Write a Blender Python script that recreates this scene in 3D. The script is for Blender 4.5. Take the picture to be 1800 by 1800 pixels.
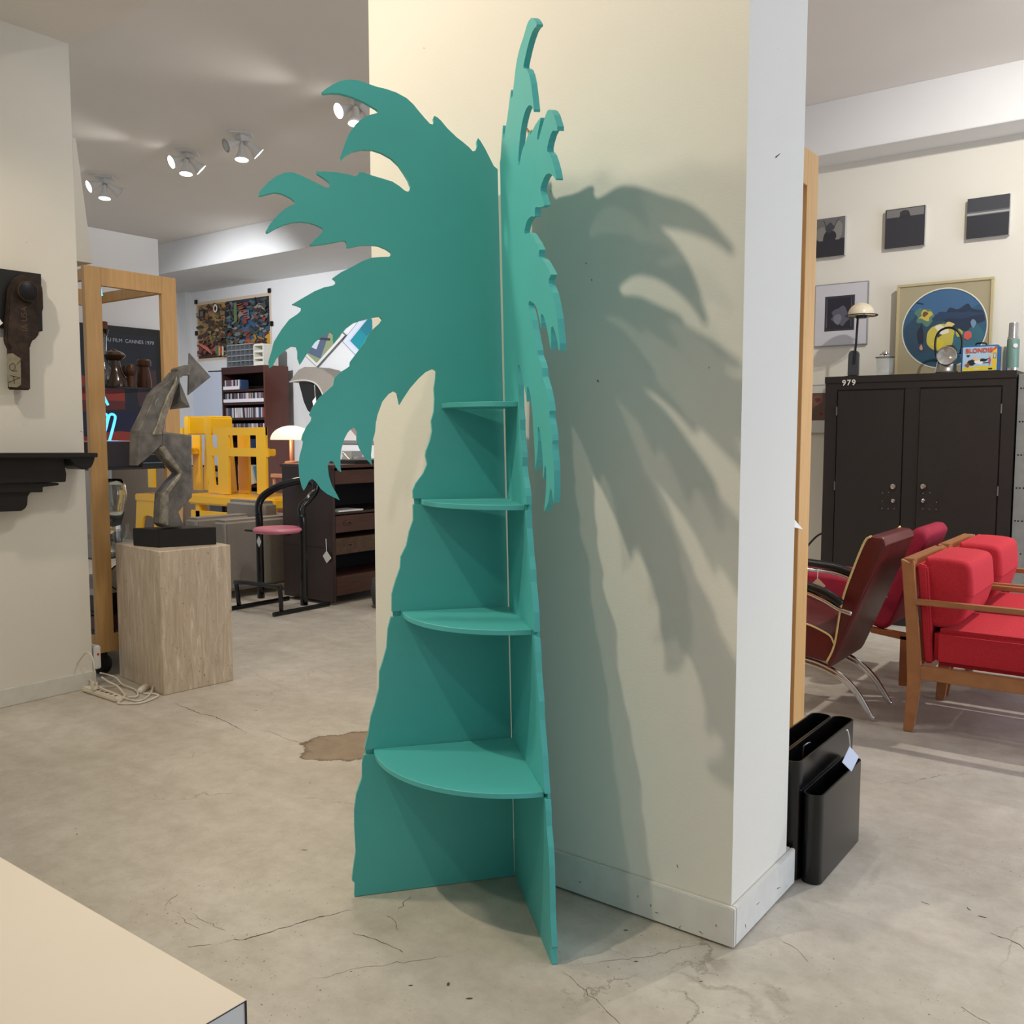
import bpy, bmesh, math, random
from mathutils import Vector, Matrix
random.seed(7)
for o in list(bpy.data.objects): bpy.data.objects.remove(o)
SC = bpy.context.scene; COL = SC.collection
# ------------------------------------------------------------------ camera
F = 1629.5; PITCH = 0.083757; YAW = -0.642436; CH = 1.5
_fw = Vector((math.sin(YAW), math.cos(YAW), 0)); RI = Vector((math.cos(YAW), -math.sin(YAW), 0))
FD = _fw*math.cos(PITCH) + Vector((0,0,-math.sin(PITCH))); UP = _fw*math.sin(PITCH) + Vector((0,0,math.cos(PITCH)))
CP = Vector((0,0,CH))
cam = bpy.data.cameras.new('camera'); camo = bpy.data.objects.new('camera', cam); COL.objects.link(camo)
cam.sensor_width = 36; cam.sensor_fit = 'HORIZONTAL'; cam.lens = 36*F/1800; cam.clip_start = .05; cam.clip_end = 100
M = Matrix((RI, UP, -FD)).transposed().to_4x4(); M.translation = CP; camo.matrix_world = M
SC.camera = camo
def ray(x, y): return FD + RI*((x-900)/F) - UP*((y-900)/F)
def pl(x, y, a, c):                 # the point a pixel shows on the plane  a = c
    d = ray(x, y); i = 'xyz'.index(a); return CP + d*((c-CP[i])/d[i])
def fl(x, y, z=0.0): return pl(x, y, 'z', z)
# ------------------------------------------------------------------ view, world, big lights
SC.view_settings.view_transform = 'Standard'; SC.view_settings.look = 'None'
SC.view_settings.gamma = 1; SC.view_settings.use_curve_mapping = False
SC.view_settings.exposure = 0.0
SC.cycles.max_bounces = 8; SC.cycles.transmission_bounces = 6; SC.cycles.transparent_max_bounces = 8
W = bpy.data.worlds.new('world'); SC.world = W; W.use_nodes = True
W.node_tree.nodes['Background'].inputs[0].default_value = (.86,.92,1,1)
W.node_tree.nodes['Background'].inputs[1].default_value = .5
def light(kind, name, loc, target, power, color=(1,.93,.83), size=.05, angle=60, blend=.5, sy=None):
    l = bpy.data.lights.new(name, kind); l.energy = power; l.color = color
    o = bpy.data.objects.new(name, l); COL.objects.link(o); o.location = loc
    if kind == 'AREA':
        l.size = size
        if sy: l.shape = 'RECTANGLE'; l.size_y = sy
    else: l.shadow_soft_size = size
    if kind == 'SPOT': l.spot_size = math.radians(angle); l.spot_blend = blend
    d = Vector(target) - Vector(loc); o.rotation_euler = d.to_track_quat('-Z','Y').to_euler()
    return o
WARM=(1,.87,.70); NEUT=(1,.95,.88); COOL=(.80,.88,1)
# the ceiling spot that throws the palm's shadow on the pillar
light('SPOT','spot_key',(-2.496,.33,4.322),(-1.62,2.35,1.6),205,WARM,.045,80,.75)
# a second ceiling spot to the left lights the pillar and the palm's tallest frond
light('SPOT','spot_left',(-4.05,1.0,3.60),(-1.9,2.45,1.9),150,WARM,.16,95,.8)
# shop-front daylight to the right of the pillar
light('AREA','window_light_right',(3.8,5.0,1.9),(-2,4.2,1.2),150,(.70,.80,1),3.6,sy=2.4)
# unseen spots over the seating, the locker wall and the rooms behind
light('SPOT','spot_seating',(.3,6.6,4.05),(-.6,5.3,.2),300,NEUT,.04,80,.6)
light('SPOT','spot_seating_near',(-2.1,3.9,4.05),(-.8,5.0,.2),60,NEUT,.05,90,.7)
light('SPOT','spot_locker_wall',(-.3,5.6,4.05),(-1.4,8.0,2.4),210,NEUT,.05,100,.9)
light('SPOT','spot_left_wall',(-3.3,3.6,4.05),(-5.2,2.0,1.2),45,NEUT,.05,90,.8)
light('SPOT','fill_yellow',(-7.3,4.7,3.9),(-8.9,6.6,.9),190,NEUT,.06,60,.9)  # added light to brighten the yellow chairs, no fixture hangs here
light('SPOT','spot_desk',(-5.3,5.0,4.05),(-6.3,5.8,.6),110,NEUT,.05,100,.8)
light('SPOT','spot_back_wall',(-9.2,5.2,3.7),(-10.6,8.9,1.9),520,(.93,.96,1),.06,78,.8)
light('SPOT','fill_back_wall_right',(-6.9,6.0,3.3),(-8.3,9.0,1.6),170,(1,.96,.94),.08,66,.9)  # added fill for the back wall above the counter, not a real lamp
light('SPOT','spot_pedestal',(-4.3,1.2,3.6),(-4.9,3.2,.8),85,WARM,.05,80,.8)
light('SPOT','spot_floor',(-3.2,3.2,4.0),(-3.4,3.6,0),85,(1,.93,.85),.12,120,1)
light('SPOT','spot_front',(-1.9,-.4,3.6),(-2.2,.9,0),62,WARM,.06,110,.9)

# ------------------------------------------------------------------ helpers
def lin(c):
    return tuple((v/255/12.92 if v/255<=.04045 else ((v/255+.055)/1.055)**2.4) for v in c)
_m = {}
def mat(name, rgb, rough=.6, metal=0, var=0, scale=8, bump=0, bscale=60, alpha=None, trans=0, emit=None, es=0, stretch=None, rgb2=None, coat=0, sheen=0):
    if name in _m: return _m[name]
    m = bpy.data.materials.new(name); m.use_nodes = True; _m[name] = m
    nt = m.node_tree; b = nt.nodes['Principled BSDF']
    c = lin(rgb); b.inputs['Base Color'].default_value = (*c,1)
    b.inputs['Roughness'].default_value = rough; b.inputs['Metallic'].default_value = metal
    if trans: b.inputs['Transmission Weight'].default_value = trans
    if coat: b.inputs['Coat Weight'].default_value = coat
    if sheen: b.inputs['Sheen Weight'].default_value = sheen
    if alpha is not None: b.inputs['Alpha'].default_value = alpha
    if emit: b.inputs['Emission Color'].default_value = (*lin(emit),1); b.inputs['Emission Strength'].default_value = es
    if var or bump or rgb2:
        tc = nt.nodes.new('ShaderNodeTexCoord'); mp = nt.nodes.new('ShaderNodeMapping')
        nt.links.new(tc.outputs['Object'], mp.inputs[0])
        if stretch: mp.inputs['Scale'].default_value = stretch
    if var or rgb2:
        n = nt.nodes.new('ShaderNodeTexNoise'); n.inputs['Scale'].default_value = scale; n.inputs['Detail'].default_value = 6
        nt.links.new(mp.outputs[0], n.inputs['Vector'])
        r = nt.nodes.new('ShaderNodeValToRGB'); c2 = lin(rgb2) if rgb2 else tuple(min(1,v*(1-var)) for v in c)
        r.color_ramp.elements[0].position = .3; r.color_ramp.elements[1].position = .7
        r.color_ramp.elements[0].color = (*c2,1); r.color_ramp.elements[1].color = (*c,1)
        nt.links.new(n.outputs['Fac'], r.inputs[0]); nt.links.new(r.outputs[0], b.inputs['Base Color'])
    if bump:
        n2 = nt.nodes.new('ShaderNodeTexNoise'); n2.inputs['Scale'].default_value = bscale
        nt.links.new(mp.outputs[0], n2.inputs['Vector'])
        bp = nt.nodes.new('ShaderNodeBump'); bp.inputs['Strength'].default_value = bump; bp.inputs['Distance'].default_value = .004
        nt.links.new(n2.outputs['Fac'], bp.inputs['Height']); nt.links.new(bp.outputs[0], b.inputs['Normal'])
    return m
def tag(o, label=None, cat=None, group=None, kind=None):
    if label: o['label'] = label
    if cat: o['category'] = cat
    if group: o['group'] = group
    if kind: o['kind'] = kind
    return o
def thing(name, label, cat, loc=(0,0,0), group=None):
    o = bpy.data.objects.new(name, None); COL.objects.link(o); o.location = loc; o.empty_display_size = .05
    return tag(o, label, cat, group)
def origin(p):
    v = Vector((0,0,0))
    while p is not None: v += p.location; p = p.parent
    return v
class MB:
    def __init__(s): s.bm = bmesh.new()
    def poly(s, pts): return s.bm.faces.new([s.bm.verts.new(p) for p in pts])
    def prism(s, pts, vec, bot=True):
        vec = Vector(vec); a = [s.bm.verts.new(p) for p in pts]; b = [s.bm.verts.new(Vector(p)+vec) for p in pts]
        s.bm.faces.new(a)
        if bot: s.bm.faces.new(b[::-1])
        n = len(a)
        for i in range(n): s.bm.faces.new((a[i], b[i], b[(i+1)%n], a[(i+1)%n]))
        return s
    def box(s, a, b):
        x0,x1 = sorted((a[0],b[0])); y0,y1 = sorted((a[1],b[1])); z0,z1 = sorted((a[2],b[2]))
        return s.prism([(x0,y0,z0),(x1,y0,z0),(x1,y1,z0),(x0,y1,z0)], (0,0,z1-z0))
    def obox(s, o, u, v, w):       # oriented box from a corner and three edges
        o,u,v,w = map(Vector,(o,u,v,w)); return s.prism([o,o+u,o+u+v,o+v], w)
    def tube(s, path, r, n=10, closed=False):
        P = [Vector(p) for p in path]; rings = []; N = len(P); prev = None
        for i,p in enumerate(P):
            if closed: t = P[(i+1)%N]-P[i-1]
            else: t = P[min(i+1,N-1)]-P[max(i-1,0)]
            t.normalize()
            if prev is None:
                a = t.orthogonal().normalized()
            else:
                a = (prev - t*prev.dot(t)); a = a.normalized() if a.length>1e-6 else t.orthogonal().normalized()
            prev = a; b = t.cross(a); rr = r[i] if isinstance(r,(list,tuple)) else r
            rings.append([s.bm.verts.new(p + (a*math.cos(2*math.pi*k/n)+b*math.sin(2*math.pi*k/n))*rr) for k in range(n)])
        for i in range(N if closed else N-1):
            A,B = rings[i], rings[(i+1)%N]
            for k in range(n): s.bm.faces.new((A[k],A[(k+1)%n],B[(k+1)%n],B[k]))
        if not closed: s.bm.faces.new(rings[0][::-1]); s.bm.faces.new(rings[-1])
        return s
    def lathe(s, prof, c, axis=(0,0,1), n=24, sx=1, sy=1):   # prof: [(radius, height)]
        ax = Vector(axis).normalized(); q = Vector((0,0,1)).rotation_difference(ax); c = Vector(c); rings = []
        for r,h in prof:
            if r < 1e-5: rings.append([s.bm.verts.new(c+q@Vector((0,0,h)))])
            else: rings.append([s.bm.verts.new(c+q@Vector((r*math.cos(2*math.pi*k/n)*sx, r*math.sin(2*math.pi*k/n)*sy, h))) for k in range(n)])
        for A,B in zip(rings, rings[1:]):
            if len(A)==1 and len(B)==1: continue
            for k in range(n):
                if len(A)==1: s.bm.faces.new((A[0],B[(k+1)%n],B[k]))
                elif len(B)==1: s.bm.faces.new((A[k],A[(k+1)%n],B[0]))
                else: s.bm.faces.new((A[k],A[(k+1)%n],B[(k+1)%n],B[k]))
        return s
    def build(s, name, m, parent=None, bevel=0, smooth=False, seg=2, sub=0, loc=None):
        bm = s.bm; bmesh.ops.recalc_face_normals(bm, faces=bm.faces)
        if bevel:
            es = [e for e in bm.edges if len(e.link_faces)==2 and e.calc_face_angle(0) > .5]
            bmesh.ops.bevel(bm, geom=es, offset=bevel, segments=seg, affect='EDGES', clamp_overlap=True)
        me = bpy.data.meshes.new(name)
        if parent is None:
            o = bpy.data.objects.new(name, me)
            if loc is None:
                xs=[v.co for v in bm.verts]; loc = Vector(((min(v.x for v in xs)+max(v.x for v in xs))/2,(min(v.y for v in xs)+max(v.y for v in xs))/2,min(v.z for v in xs)))
            loc = Vector(loc)
            for v in bm.verts: v.co -= loc
            o.location = loc
        else:
            o = bpy.data.objects.new(name, me); og = origin(parent)
            for v in bm.verts: v.co -= og
            o.parent = parent
        bm.to_mesh(me); bm.free()
        if smooth:
            for p in me.polygons: p.use_smooth = True
            if bevel or smooth == 'a':
                try: me.set_sharp_from_angle(angle=math.radians(38))
                except Exception: pass
        me.materials.append(m); COL.objects.link(o)
        if sub:
            md = o.modifiers.new('sub','SUBSURF'); md.levels = sub; md.render_levels = sub
        return o
def soft(pts, vec, r=.04, k=5, dens=6, n=5):
    """padded cushion: smoothed closed profile swept along vec, ends rounded off with radius r"""
    P=[Vector(p) for p in pts]; N=len(P); prof=[]
    for i in range(N):
        p0,p1,p2,p3=P[i-1],P[i],P[(i+1)%N],P[(i+2)%N]
        for j in range(dens):
            t=j/dens; q=.5*((2*p1)+(p2-p0)*t+(2*p0-5*p1+4*p2-p3)*t*t+(3*p1-p0-3*p2+p3)*t**3); l=p1.lerp(p2,t); prof.append(l.lerp(q,.75))
    vec=Vector(vec); L=vec.length; d=vec/L; c=sum(prof,Vector())/len(prof); M=len(prof)
    # inward normals of the profile
    nr=[(prof[(i+1)%M]-prof[i-1]).normalized().cross(d) for i in range(M)]
    if sum(q.dot(c-p) for q,p in zip(nr,prof))<0: nr=[-q for q in nr]
    mb=MB(); rings=[]
    st=[(r*(1-math.cos(a)),r*(1-math.sin(a))) for a in [math.pi/2*i/n for i in range(n+1)]]
    for y,ins in st+[(L-y,ins) for y,ins in st[::-1]]:
        rings.append([mb.bm.verts.new(p+(c-p)*min(.6,ins/max(.001,(c-p).length))+d*y) for p in prof])
    for A,B in zip(rings,rings[1:]):
        for i in range(M): mb.bm.faces.new((A[i],A[(i+1)%M],B[(i+1)%M],B[i]))
    mb.bm.faces.new(rings[0]); mb.bm.faces.new(rings[-1][::-1]); return mb
def struct(o): o['kind'] = 'structure'; return o
def smooth_path(pts, k=6):
    P=[Vector(p) for p in pts]; out=[]
    for i in range(len(P)-1):
        p0=P[max(i-1,0)];p1=P[i];p2=P[i+1];p3=P[min(i+2,len(P)-1)]
        for j in range(k):
            t=j/k; out.append(.5*((2*p1)+(p2-p0)*t+(2*p0-5*p1+4*p2-p3)*t*t+(3*p1-p0-3*p2+p3)*t**3))
    out.append(P[-1]); return out
def copy_tree(o, parent=None, off=None):
    c = o.copy(); COL.objects.link(c)
    if parent is not None: c.parent = parent
    if off is not None: c.location = o.location + Vector(off)
    for ch in list(o.children): copy_tree(ch, c)
    return c
ART = bpy.data.materials.new('printed_colours'); ART.use_nodes = True
_a = ART.node_tree.nodes.new('ShaderNodeVertexColor'); _a.layer_name = 'Col'
ART.node_tree.links.new(_a.outputs[0], ART.node_tree.nodes['Principled BSDF'].inputs['Base Color'])
ART.node_tree.nodes['Principled BSDF'].inputs['Roughness'].default_value = .55
def art(name, o, u, v, shapes, parent, step=.0004):
    """flat print: shapes = [(polygon in 0..1, (r,g,b)), ...], later ones printed on top"""
    o,u,v = Vector(o),Vector(u),Vector(v); n = u.cross(v).normalized()
    if n.dot(CP-o) < 0: n = -n
    bm = bmesh.new(); lay = bm.loops.layers.float_color.new('Col'); k = 0
    for pts,c in shapes:
        k += 1; f = bm.faces.new([bm.verts.new(o+u*p[0]+v*p[1]+n*step*k) for p in pts]); cc = (*lin(c),1)
        for l in f.loops: l[lay] = cc
    me = bpy.data.meshes.new(name); og = origin(parent)
    for vv in bm.verts: vv.co -= og
    bm.to_mesh(me); bm.free(); me.materials.append(ART)
    ob = bpy.data.objects.new(name, me); ob.parent = parent; COL.objects.link(ob); return ob
def ell(cx,cy,rx,ry,n=20,a0=0): return [(cx+rx*math.cos(a0+2*math.pi*i/n), cy+ry*math.sin(a0+2*math.pi*i/n)) for i in range(n)]
def rect(x0,y0,x1,y1): return [(x0,y0),(x1,y0),(x1,y1),(x0,y1)]
def blob(cx,cy,rx,ry,n=10,j=.35):
    q=[Vector((cx+rx*(1+random.uniform(-j,j))*math.cos(2*math.pi*i/n), cy+ry*(1+random.uniform(-j,j))*math.sin(2*math.pi*i/n))) for i in range(n)]; o=[]
    for i in range(n):
        p0,p1,p2,p3=q[i-1],q[i],q[(i+1)%n],q[(i+2)%n]
        for k in range(4):
            t=k/4; w=.5*((2*p1)+(p2-p0)*t+(2*p0-5*p1+4*p2-p3)*t*t+(3*p1-p0-3*p2+p3)*t**3); o.append((w.x,w.y))
    return o
def stroke(x0,y0,x1,y1,w):
    d=Vector((x1-x0,y1-y0)); d.normalize(); p=Vector((-d.y,d.x))*w/2
    return [(x0+p.x,y0+p.y),(x0-p.x,y0-p.y),(x1-p.x,y1-p.y),(x1+p.x,y1+p.y)]
def text(name, body, o, u, v, size, m, parent, depth=.0008, align='CENTER', bold=0, off=.0015):
    cu = bpy.data.curves.new('txt','FONT'); cu.body = body; cu.size = 1; cu.align_x = align; cu.align_y = 'CENTER'; cu.offset = bold
    t = bpy.data.objects.new('txt', cu); COL.objects.link(t); bpy.context.view_layer.update()
    me = bpy.data.meshes.new_from_object(t.evaluated_get(bpy.context.evaluated_depsgraph_get())); bpy.data.objects.remove(t)
    u = Vector(u).normalized(); v = Vector(v).normalized(); n = u.cross(v); o = Vector(o); og = origin(parent)
    for w in me.vertices: w.co = o + u*w.co.x*size + v*w.co.y*size + n*off - og
    me.name = name; me.materials.clear(); me.materials.append(m)
    ob = bpy.data.objects.new(name, me); ob.parent = parent; ob['kind']='stuff'; COL.objects.link(ob); return ob

# ------------------------------------------------------------------ materials
wallm = mat('painted_plaster',(232,228,216),.75,var=.03,scale=2,bump=.12,bscale=180)
wallc = mat('cool_white_plaster',(232,232,232),.75,var=.03,scale=2,bump=.12,bscale=180)
ceilm = mat('ceiling_paint',(240,235,228),.85,var=.03,scale=1.5,bump=.1,bscale=120)
trimm = mat('scuffed_trim_paint',(226,224,216),.55,var=.10,scale=14)
TEAL = mat('teal_painted_board',(80,182,178),.5,var=.05,scale=5,bump=.06,bscale=300)
TEALD = mat('teal_groove_paint',(62,142,128),.6)
BEECH = mat('beech_wood',(218,172,112),.45,var=.14,scale=4,stretch=(14,14,1.2),bump=.03)
BLACK = mat('black_gloss',(14,14,16),.3)
BLACKM = mat('black_matte_wood',(17,17,18),.5,var=.2,scale=10,bump=.1)
CHROME = mat('polished_chrome',(215,215,215),.12,metal=1)
GLASS = mat('clear_glass',(225,235,232),.04,alpha=.15,coat=.5)
CRY = mat('crystal_glass',(240,245,244),.01,trans=1)
WHITE = mat('white_paper',(240,240,236),.6)
def floor_mat():
    m = bpy.data.materials.new('worn_concrete'); m.use_nodes = True; nt = m.node_tree; N = nt.nodes.new; L = nt.links.new
    b = nt.nodes['Principled BSDF']; g = N('ShaderNodeNewGeometry')
    def noise(s, d=8, vec=None, r=.6):
        n = N('ShaderNodeTexNoise'); n.inputs['Scale'].default_value = s; n.inputs['Detail'].default_value = d; n.inputs['Roughness'].default_value = r
        L(vec or g.outputs['Position'], n.inputs['Vector']); return n
    def ramp(src, stops):
        r = N('ShaderNodeValToRGB'); e = r.color_ramp.elements
        e[0].position, e[0].color = stops[0][0], (*stops[0][1],1); e[1].position, e[1].color = stops[-1][0], (*stops[-1][1],1)
        for p,c in stops[1:-1]: x = e.new(p); x.color = (*c,1)
        L(src, r.inputs[0]); return r
    def mul(a, bb, f=1.0):
        x = N('ShaderNodeMixRGB'); x.blend_type = 'MULTIPLY'; x.inputs[0].default_value = f; L(a, x.inputs[1]); L(bb, x.inputs[2]); return x.outputs[0]
    base = ramp(noise(.9,6).outputs['Fac'], [(.3,lin((184,177,163))),(.5,lin((201,194,181))),(.7,lin((212,206,195)))])
    fine = ramp(noise(9,10,r=.75).outputs['Fac'], [(.3,(.78,.765,.74)),(.6,(1,1,1))])
    c = mul(base.outputs[0], fine.outputs[0])
    # dark specks and pits
    for sc_,th_,rd in ((26,.075,.55),(60,.11,.62)):
        vz = N('ShaderNodeTexVoronoi'); vz.inputs['Scale'].default_value = sc_; L(g.outputs['Position'], vz.inputs['Vector'])
        sx = N('ShaderNodeSeparateColor'); L(vz.outputs['Color'], sx.inputs[0])
        lt = N('ShaderNodeMath'); lt.operation='LESS_THAN'; L(vz.outputs['Distance'], lt.inputs[0]); lt.inputs[1].default_value = th_
        gt = N('ShaderNodeMath'); gt.operation='GREATER_THAN'; L(sx.outputs[0], gt.inputs[0]); gt.inputs[1].default_value = rd
        mm = N('ShaderNodeMath'); mm.operation='MULTIPLY'; L(lt.outputs[0], mm.inputs[0]); L(gt.outputs[0], mm.inputs[1])
        nm = ramp(noise(1.1,4).outputs['Fac'], [(.4,(0,0,0)),(.58,(1,1,1))]); m2 = N('ShaderNodeMath'); m2.operation='MULTIPLY'; L(mm.outputs[0], m2.inputs[0]); L(nm.outputs[0], m2.inputs[1])
        sp = ramp(m2.outputs[0], [(0,(1,1,1)),(1,(.34,.31,.28))]); c = mul(c, sp.outputs[0])
    # short dark drag scratches
    ms = N('ShaderNodeMapping'); ms.inputs['Rotation'].default_value=(0,0,.9); ms.inputs['Scale'].default_value=(1,7,1); L(g.outputs['Position'], ms.inputs[0])
    ss = ramp(noise(14,7,ms.outputs[0],.75).outputs['Fac'], [(.30,(.66,.62,.57)),(.37,(1,1,1))]); c = mul(c, ss.outputs[0])
    # meandering hairline cracks
    wv = N('ShaderNodeVectorMath'); wv.operation='MULTIPLY_ADD'; L(noise(2.3,6).outputs['Color'], wv.inputs[0]); wv.inputs[1].default_value=(.55,.55,0); L(g.outputs['Position'], wv.inputs[2])
    vo = N('ShaderNodeTexVoronoi'); vo.feature='DISTANCE_TO_EDGE'; vo.inputs['Scale'].default_value=.62; L(wv.outputs[0], vo.inputs['Vector'])
    cr = ramp(vo.outputs['Distance'], [(0,(.5,.46,.41)),(.0022,(1,1,1))])
    cm = ramp(noise(1.3,3).outputs['Fac'], [(.5,(0,0,0)),(.62,(1,1,1))])
    x = N('ShaderNodeMixRGB'); x.blend_type='MULTIPLY'; L(cm.outputs[0], x.inputs[0]); L(c, x.inputs[1]); L(cr.outputs[0], x.inputs[2]); c = x.outputs[0]
    # pale trowel bands
    mp = N('ShaderNodeMapping'); mp.inputs['Scale'].default_value=(.25,2.2,1); mp.inputs['Rotation'].default_value=(0,0,.5); L(g.outputs['Position'], mp.inputs[0])
    bd = ramp(noise(1.6,5,mp.outputs[0]).outputs['Fac'], [(.35,(.9,.89,.87)),(.62,(1,1,1))]); c = mul(c, bd.outputs[0])
    # one old brown patch in the concrete left of the palm shelf
    pc = fl(618,1312); sub = N('ShaderNodeVectorMath'); sub.operation='SUBTRACT'; L(wv.outputs[0], sub.inputs[0]); sub.inputs[1].default_value=(pc.x+.27,pc.y+.27,0)
    ln = N('ShaderNodeVectorMath'); ln.operation='LENGTH'; L(sub.outputs[0], ln.inputs[0])
    pr = ramp(ln.outputs['Value'], [(.20,lin((196,180,160))),(.225,lin((140,125,110))),(.235,(1,1,1))]); c = mul(c, pr.outputs[0])
    L(c, b.inputs['Base Color'])
    rr = N('ShaderNodeMapRange'); rr.inputs[3].default_value=.34; rr.inputs[4].default_value=.62; L(noise(3,6).outputs['Fac'], rr.inputs[0]); L(rr.outputs[0], b.inputs['Roughness'])
    bp = N('ShaderNodeBump'); bp.inputs['Strength'].default_value=.25; bp.inputs['Distance'].default_value=.004
    L(noise(22,8).outputs['Fac'], bp.inputs['Height']); L(bp.outputs[0], b.inputs['Normal'])
    return m

# ------------------------------------------------------------------ the setting
ZN, ZF, ZU = 3.69, 4.17, 4.42           # near and far ceiling heights
YB, ZS = 7.695, 3.755         # beam face and beam soffit
YR, YL = 8.05, 9.0            # back wall right and left of the pillar
struct(MB().box((-14.5,-5,-.08),(4,10,0)).build('floor', floor_mat()))
xs_ = pl(320,-25,'y',2.843).x
struct(MB().box((-6.2,-5,ZN),(xs_,2.843,ZU)).build('ceiling', ceilm))
struct(MB().box((xs_,-5,ZU),(4,2.95,ZU+.1)).build('ceiling', ceilm))
struct(MB().box((-14.5,2.843,ZF),(4,10,ZF+.35)).build('ceiling', ceilm))
struct(MB().box((-13.45,YB,ZS),(4,9.1,ZF)).build('trim_1', wallc, bevel=.004))
struct(MB().box((-4.6,YR,0),(4,YR+.15,ZS)).build('wall_back', wallm))
struct(MB().box((-13.5,YL,0),(-4.0,YL+.15,ZS)).build('wall_back', wallc))
struct(MB().box((-13.6,6.2,0),(-13.32,9.1,ZF)).build('wall_far', wallc))
struct(MB().box((-13.42,YL-.12,0),(-13.15,YL,ZS)).build('trim_2', wallc))
WLX = -5.245
struct(MB().box((WLX-.16,-1.5,0),(WLX,2.843,ZN)).build('wall_left', wallm))
struct(MB().box((WLX,-1.5,0),(WLX+.014,2.843,.10)).build('baseboard_left', trimm, bevel=.003))
struct(MB().box((WLX-.16,2.843,0),(WLX+.014,2.857,.10)).build('baseboard_left', trimm, bevel=.003))
struct(MB().box((-6.2,-5.15,0),(4,-5,ZU)).build('wall_rear', wallm))
# wall behind the left display case, with the framed film poster
zpb=pl(250,819,'x',-6.8).z; ypr=pl(286,700,'x',-6.8).y
pp=thing('partition_panel','white free-standing partition holding the film poster behind the glass case','partition',(-6.87,3.6,0))
MB().box((-6.9,2.7,zpb+.02),(-6.8,ypr,3.05)).build('panel',wallc,pp)
MB().box((-7.0,2.7,zpb-.02),(-6.74,ypr+.12,zpb+.02)).build('base_rail',BLACKM,pp)
for yy in (2.74,ypr+.07): MB().box((-6.88,yy,0),(-6.84,yy+.04,zpb-.02)).build('post',BLACKM,pp)
PX0, PX1, PY0 = -2.495, -1.048, 2.472; PY1 = pl(1384.5,1400,'x',PX1).y
struct(MB().box((PX0,PY0,0),(PX1,PY1,ZF)).build('wall_pillar', wallm))
bz = .125
for a,b in (((PX0-.016,PY0-.016,0.006),(PX1+.016,PY0,bz)), ((PX1,PY0,0.006),(PX1+.016,2.955,bz)), ((PX0-.016,PY0,0.006),(PX0,PY1,bz)), ((PX0,PY1,.006),(PX1,2.955,bz))):
    struct(MB().box(a,b).build('baseboard_pillar', trimm, bevel=.003))
# scuffs and nicks on the pillar and the left wall
sm = mat('scuff_marks',(70,62,52),.8)
def marks(name, parent, axis, c, pts, off):
    mb = MB()
    for (x0,y0,x1,y1,w) in pts:
        a = pl(x0,y0,axis,c); b = pl(x1,y1,axis,c); d=(b-a); nn=Vector(off); s=d.cross(nn).normalized()*w/1000
        mb.poly([a+s+nn,a-s+nn,b-s*.3+nn,b+s*.3+nn])
    o = mb.build(name, sm, parent); o['kind']='stuff'; return o
pil = bpy.data.objects['wall_pillar']
marks('scuffs', pil, 'y', PY0, [(1030,462,1031,464,2),(1040,491,1041,494,2),(980,545,982,548,1.6),(968,335,969,337,1.4),(1190,1520,1192,1526,1.5),(1246,645,1247,648,1.2),(1050,668,1053,672,2),(745,84,746,86,1.2)], (0,-.0008,0))
marks('scuffs', pil, 'x', PX1, [(1363,277,1371,270,2.2),(1367,85,1367,87,1),(1340,1565,1344,1560,1),(1366,210,1366,211,1)], (.0008,0,0))
wl = bpy.data.objects['wall_left']
marks('scuffs', wl, 'x', WLX, [(141,758,148,760,1.2),(46,426,47,427,1.2),(42,745,42,747,1),(68,1214,68,1220,1)], (.0008,0,0))
bbp = bpy.data.objects['baseboard_pillar']
marks('scuffs', bbp, 'y', PY0-.016, [(1144,1590,1144,1594,2),(1018,1550,1022,1551,2),(1121,1574,1122,1578,1.6),(1152,1604,1158,1605,1),(1258,1625,1260,1629,1.8),(1230,1637,1236,1642,1.5),(1196,1627,1194,1632,1)], (0,-.0008,0))
marks('scuffs', bpy.data.objects['baseboard_pillar.001'], 'x', PX1+.016, [(1366,1562,1372,1559,1.5),(1310,1625,1311,1632,1.4),(1383,1556,1382,1560,1),(1330,1590,1336,1585,1)], (.0008,0,0))
fm = mat('crack_dark',(84,70,54),.9)
flo = bpy.data.objects['floor']
def fcrack(pts, w):
    P=[fl(x,y,.0) for x,y in pts]; Q=[P[0]]; rr_=random.Random(len(pts)+int(pts[0][0]))
    for a,b in zip(P,P[1:]):
        n_=max(2,int((b-a).length/.018)); 
        for k in range(1,n_+1):
            q=a.lerp(b,k/n_); j=.006 if k<n_ else 0; Q.append(q+Vector((rr_.uniform(-j,j),rr_.uniform(-j,j),0)))
    mb=MB(); N=len(Q)
    for i in range(N-1):
        a,b=Q[i],Q[i+1]; d=(b-a).normalized(); nn=Vector((-d.y,d.x,0)); ww=w*(.35+.65*rr_.random())*min(1,4*(i+1)/N,4*(N-i)/N)/1000
        mb.poly([a+nn*ww+Vector((0,0,.0005)),a-nn*ww+Vector((0,0,.0005)),b-nn*ww*.8+Vector((0,0,.0005)),b+nn*ww*.8+Vector((0,0,.0005))])
    o=mb.build('crack',fm,flo); o['kind']='stuff'
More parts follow.
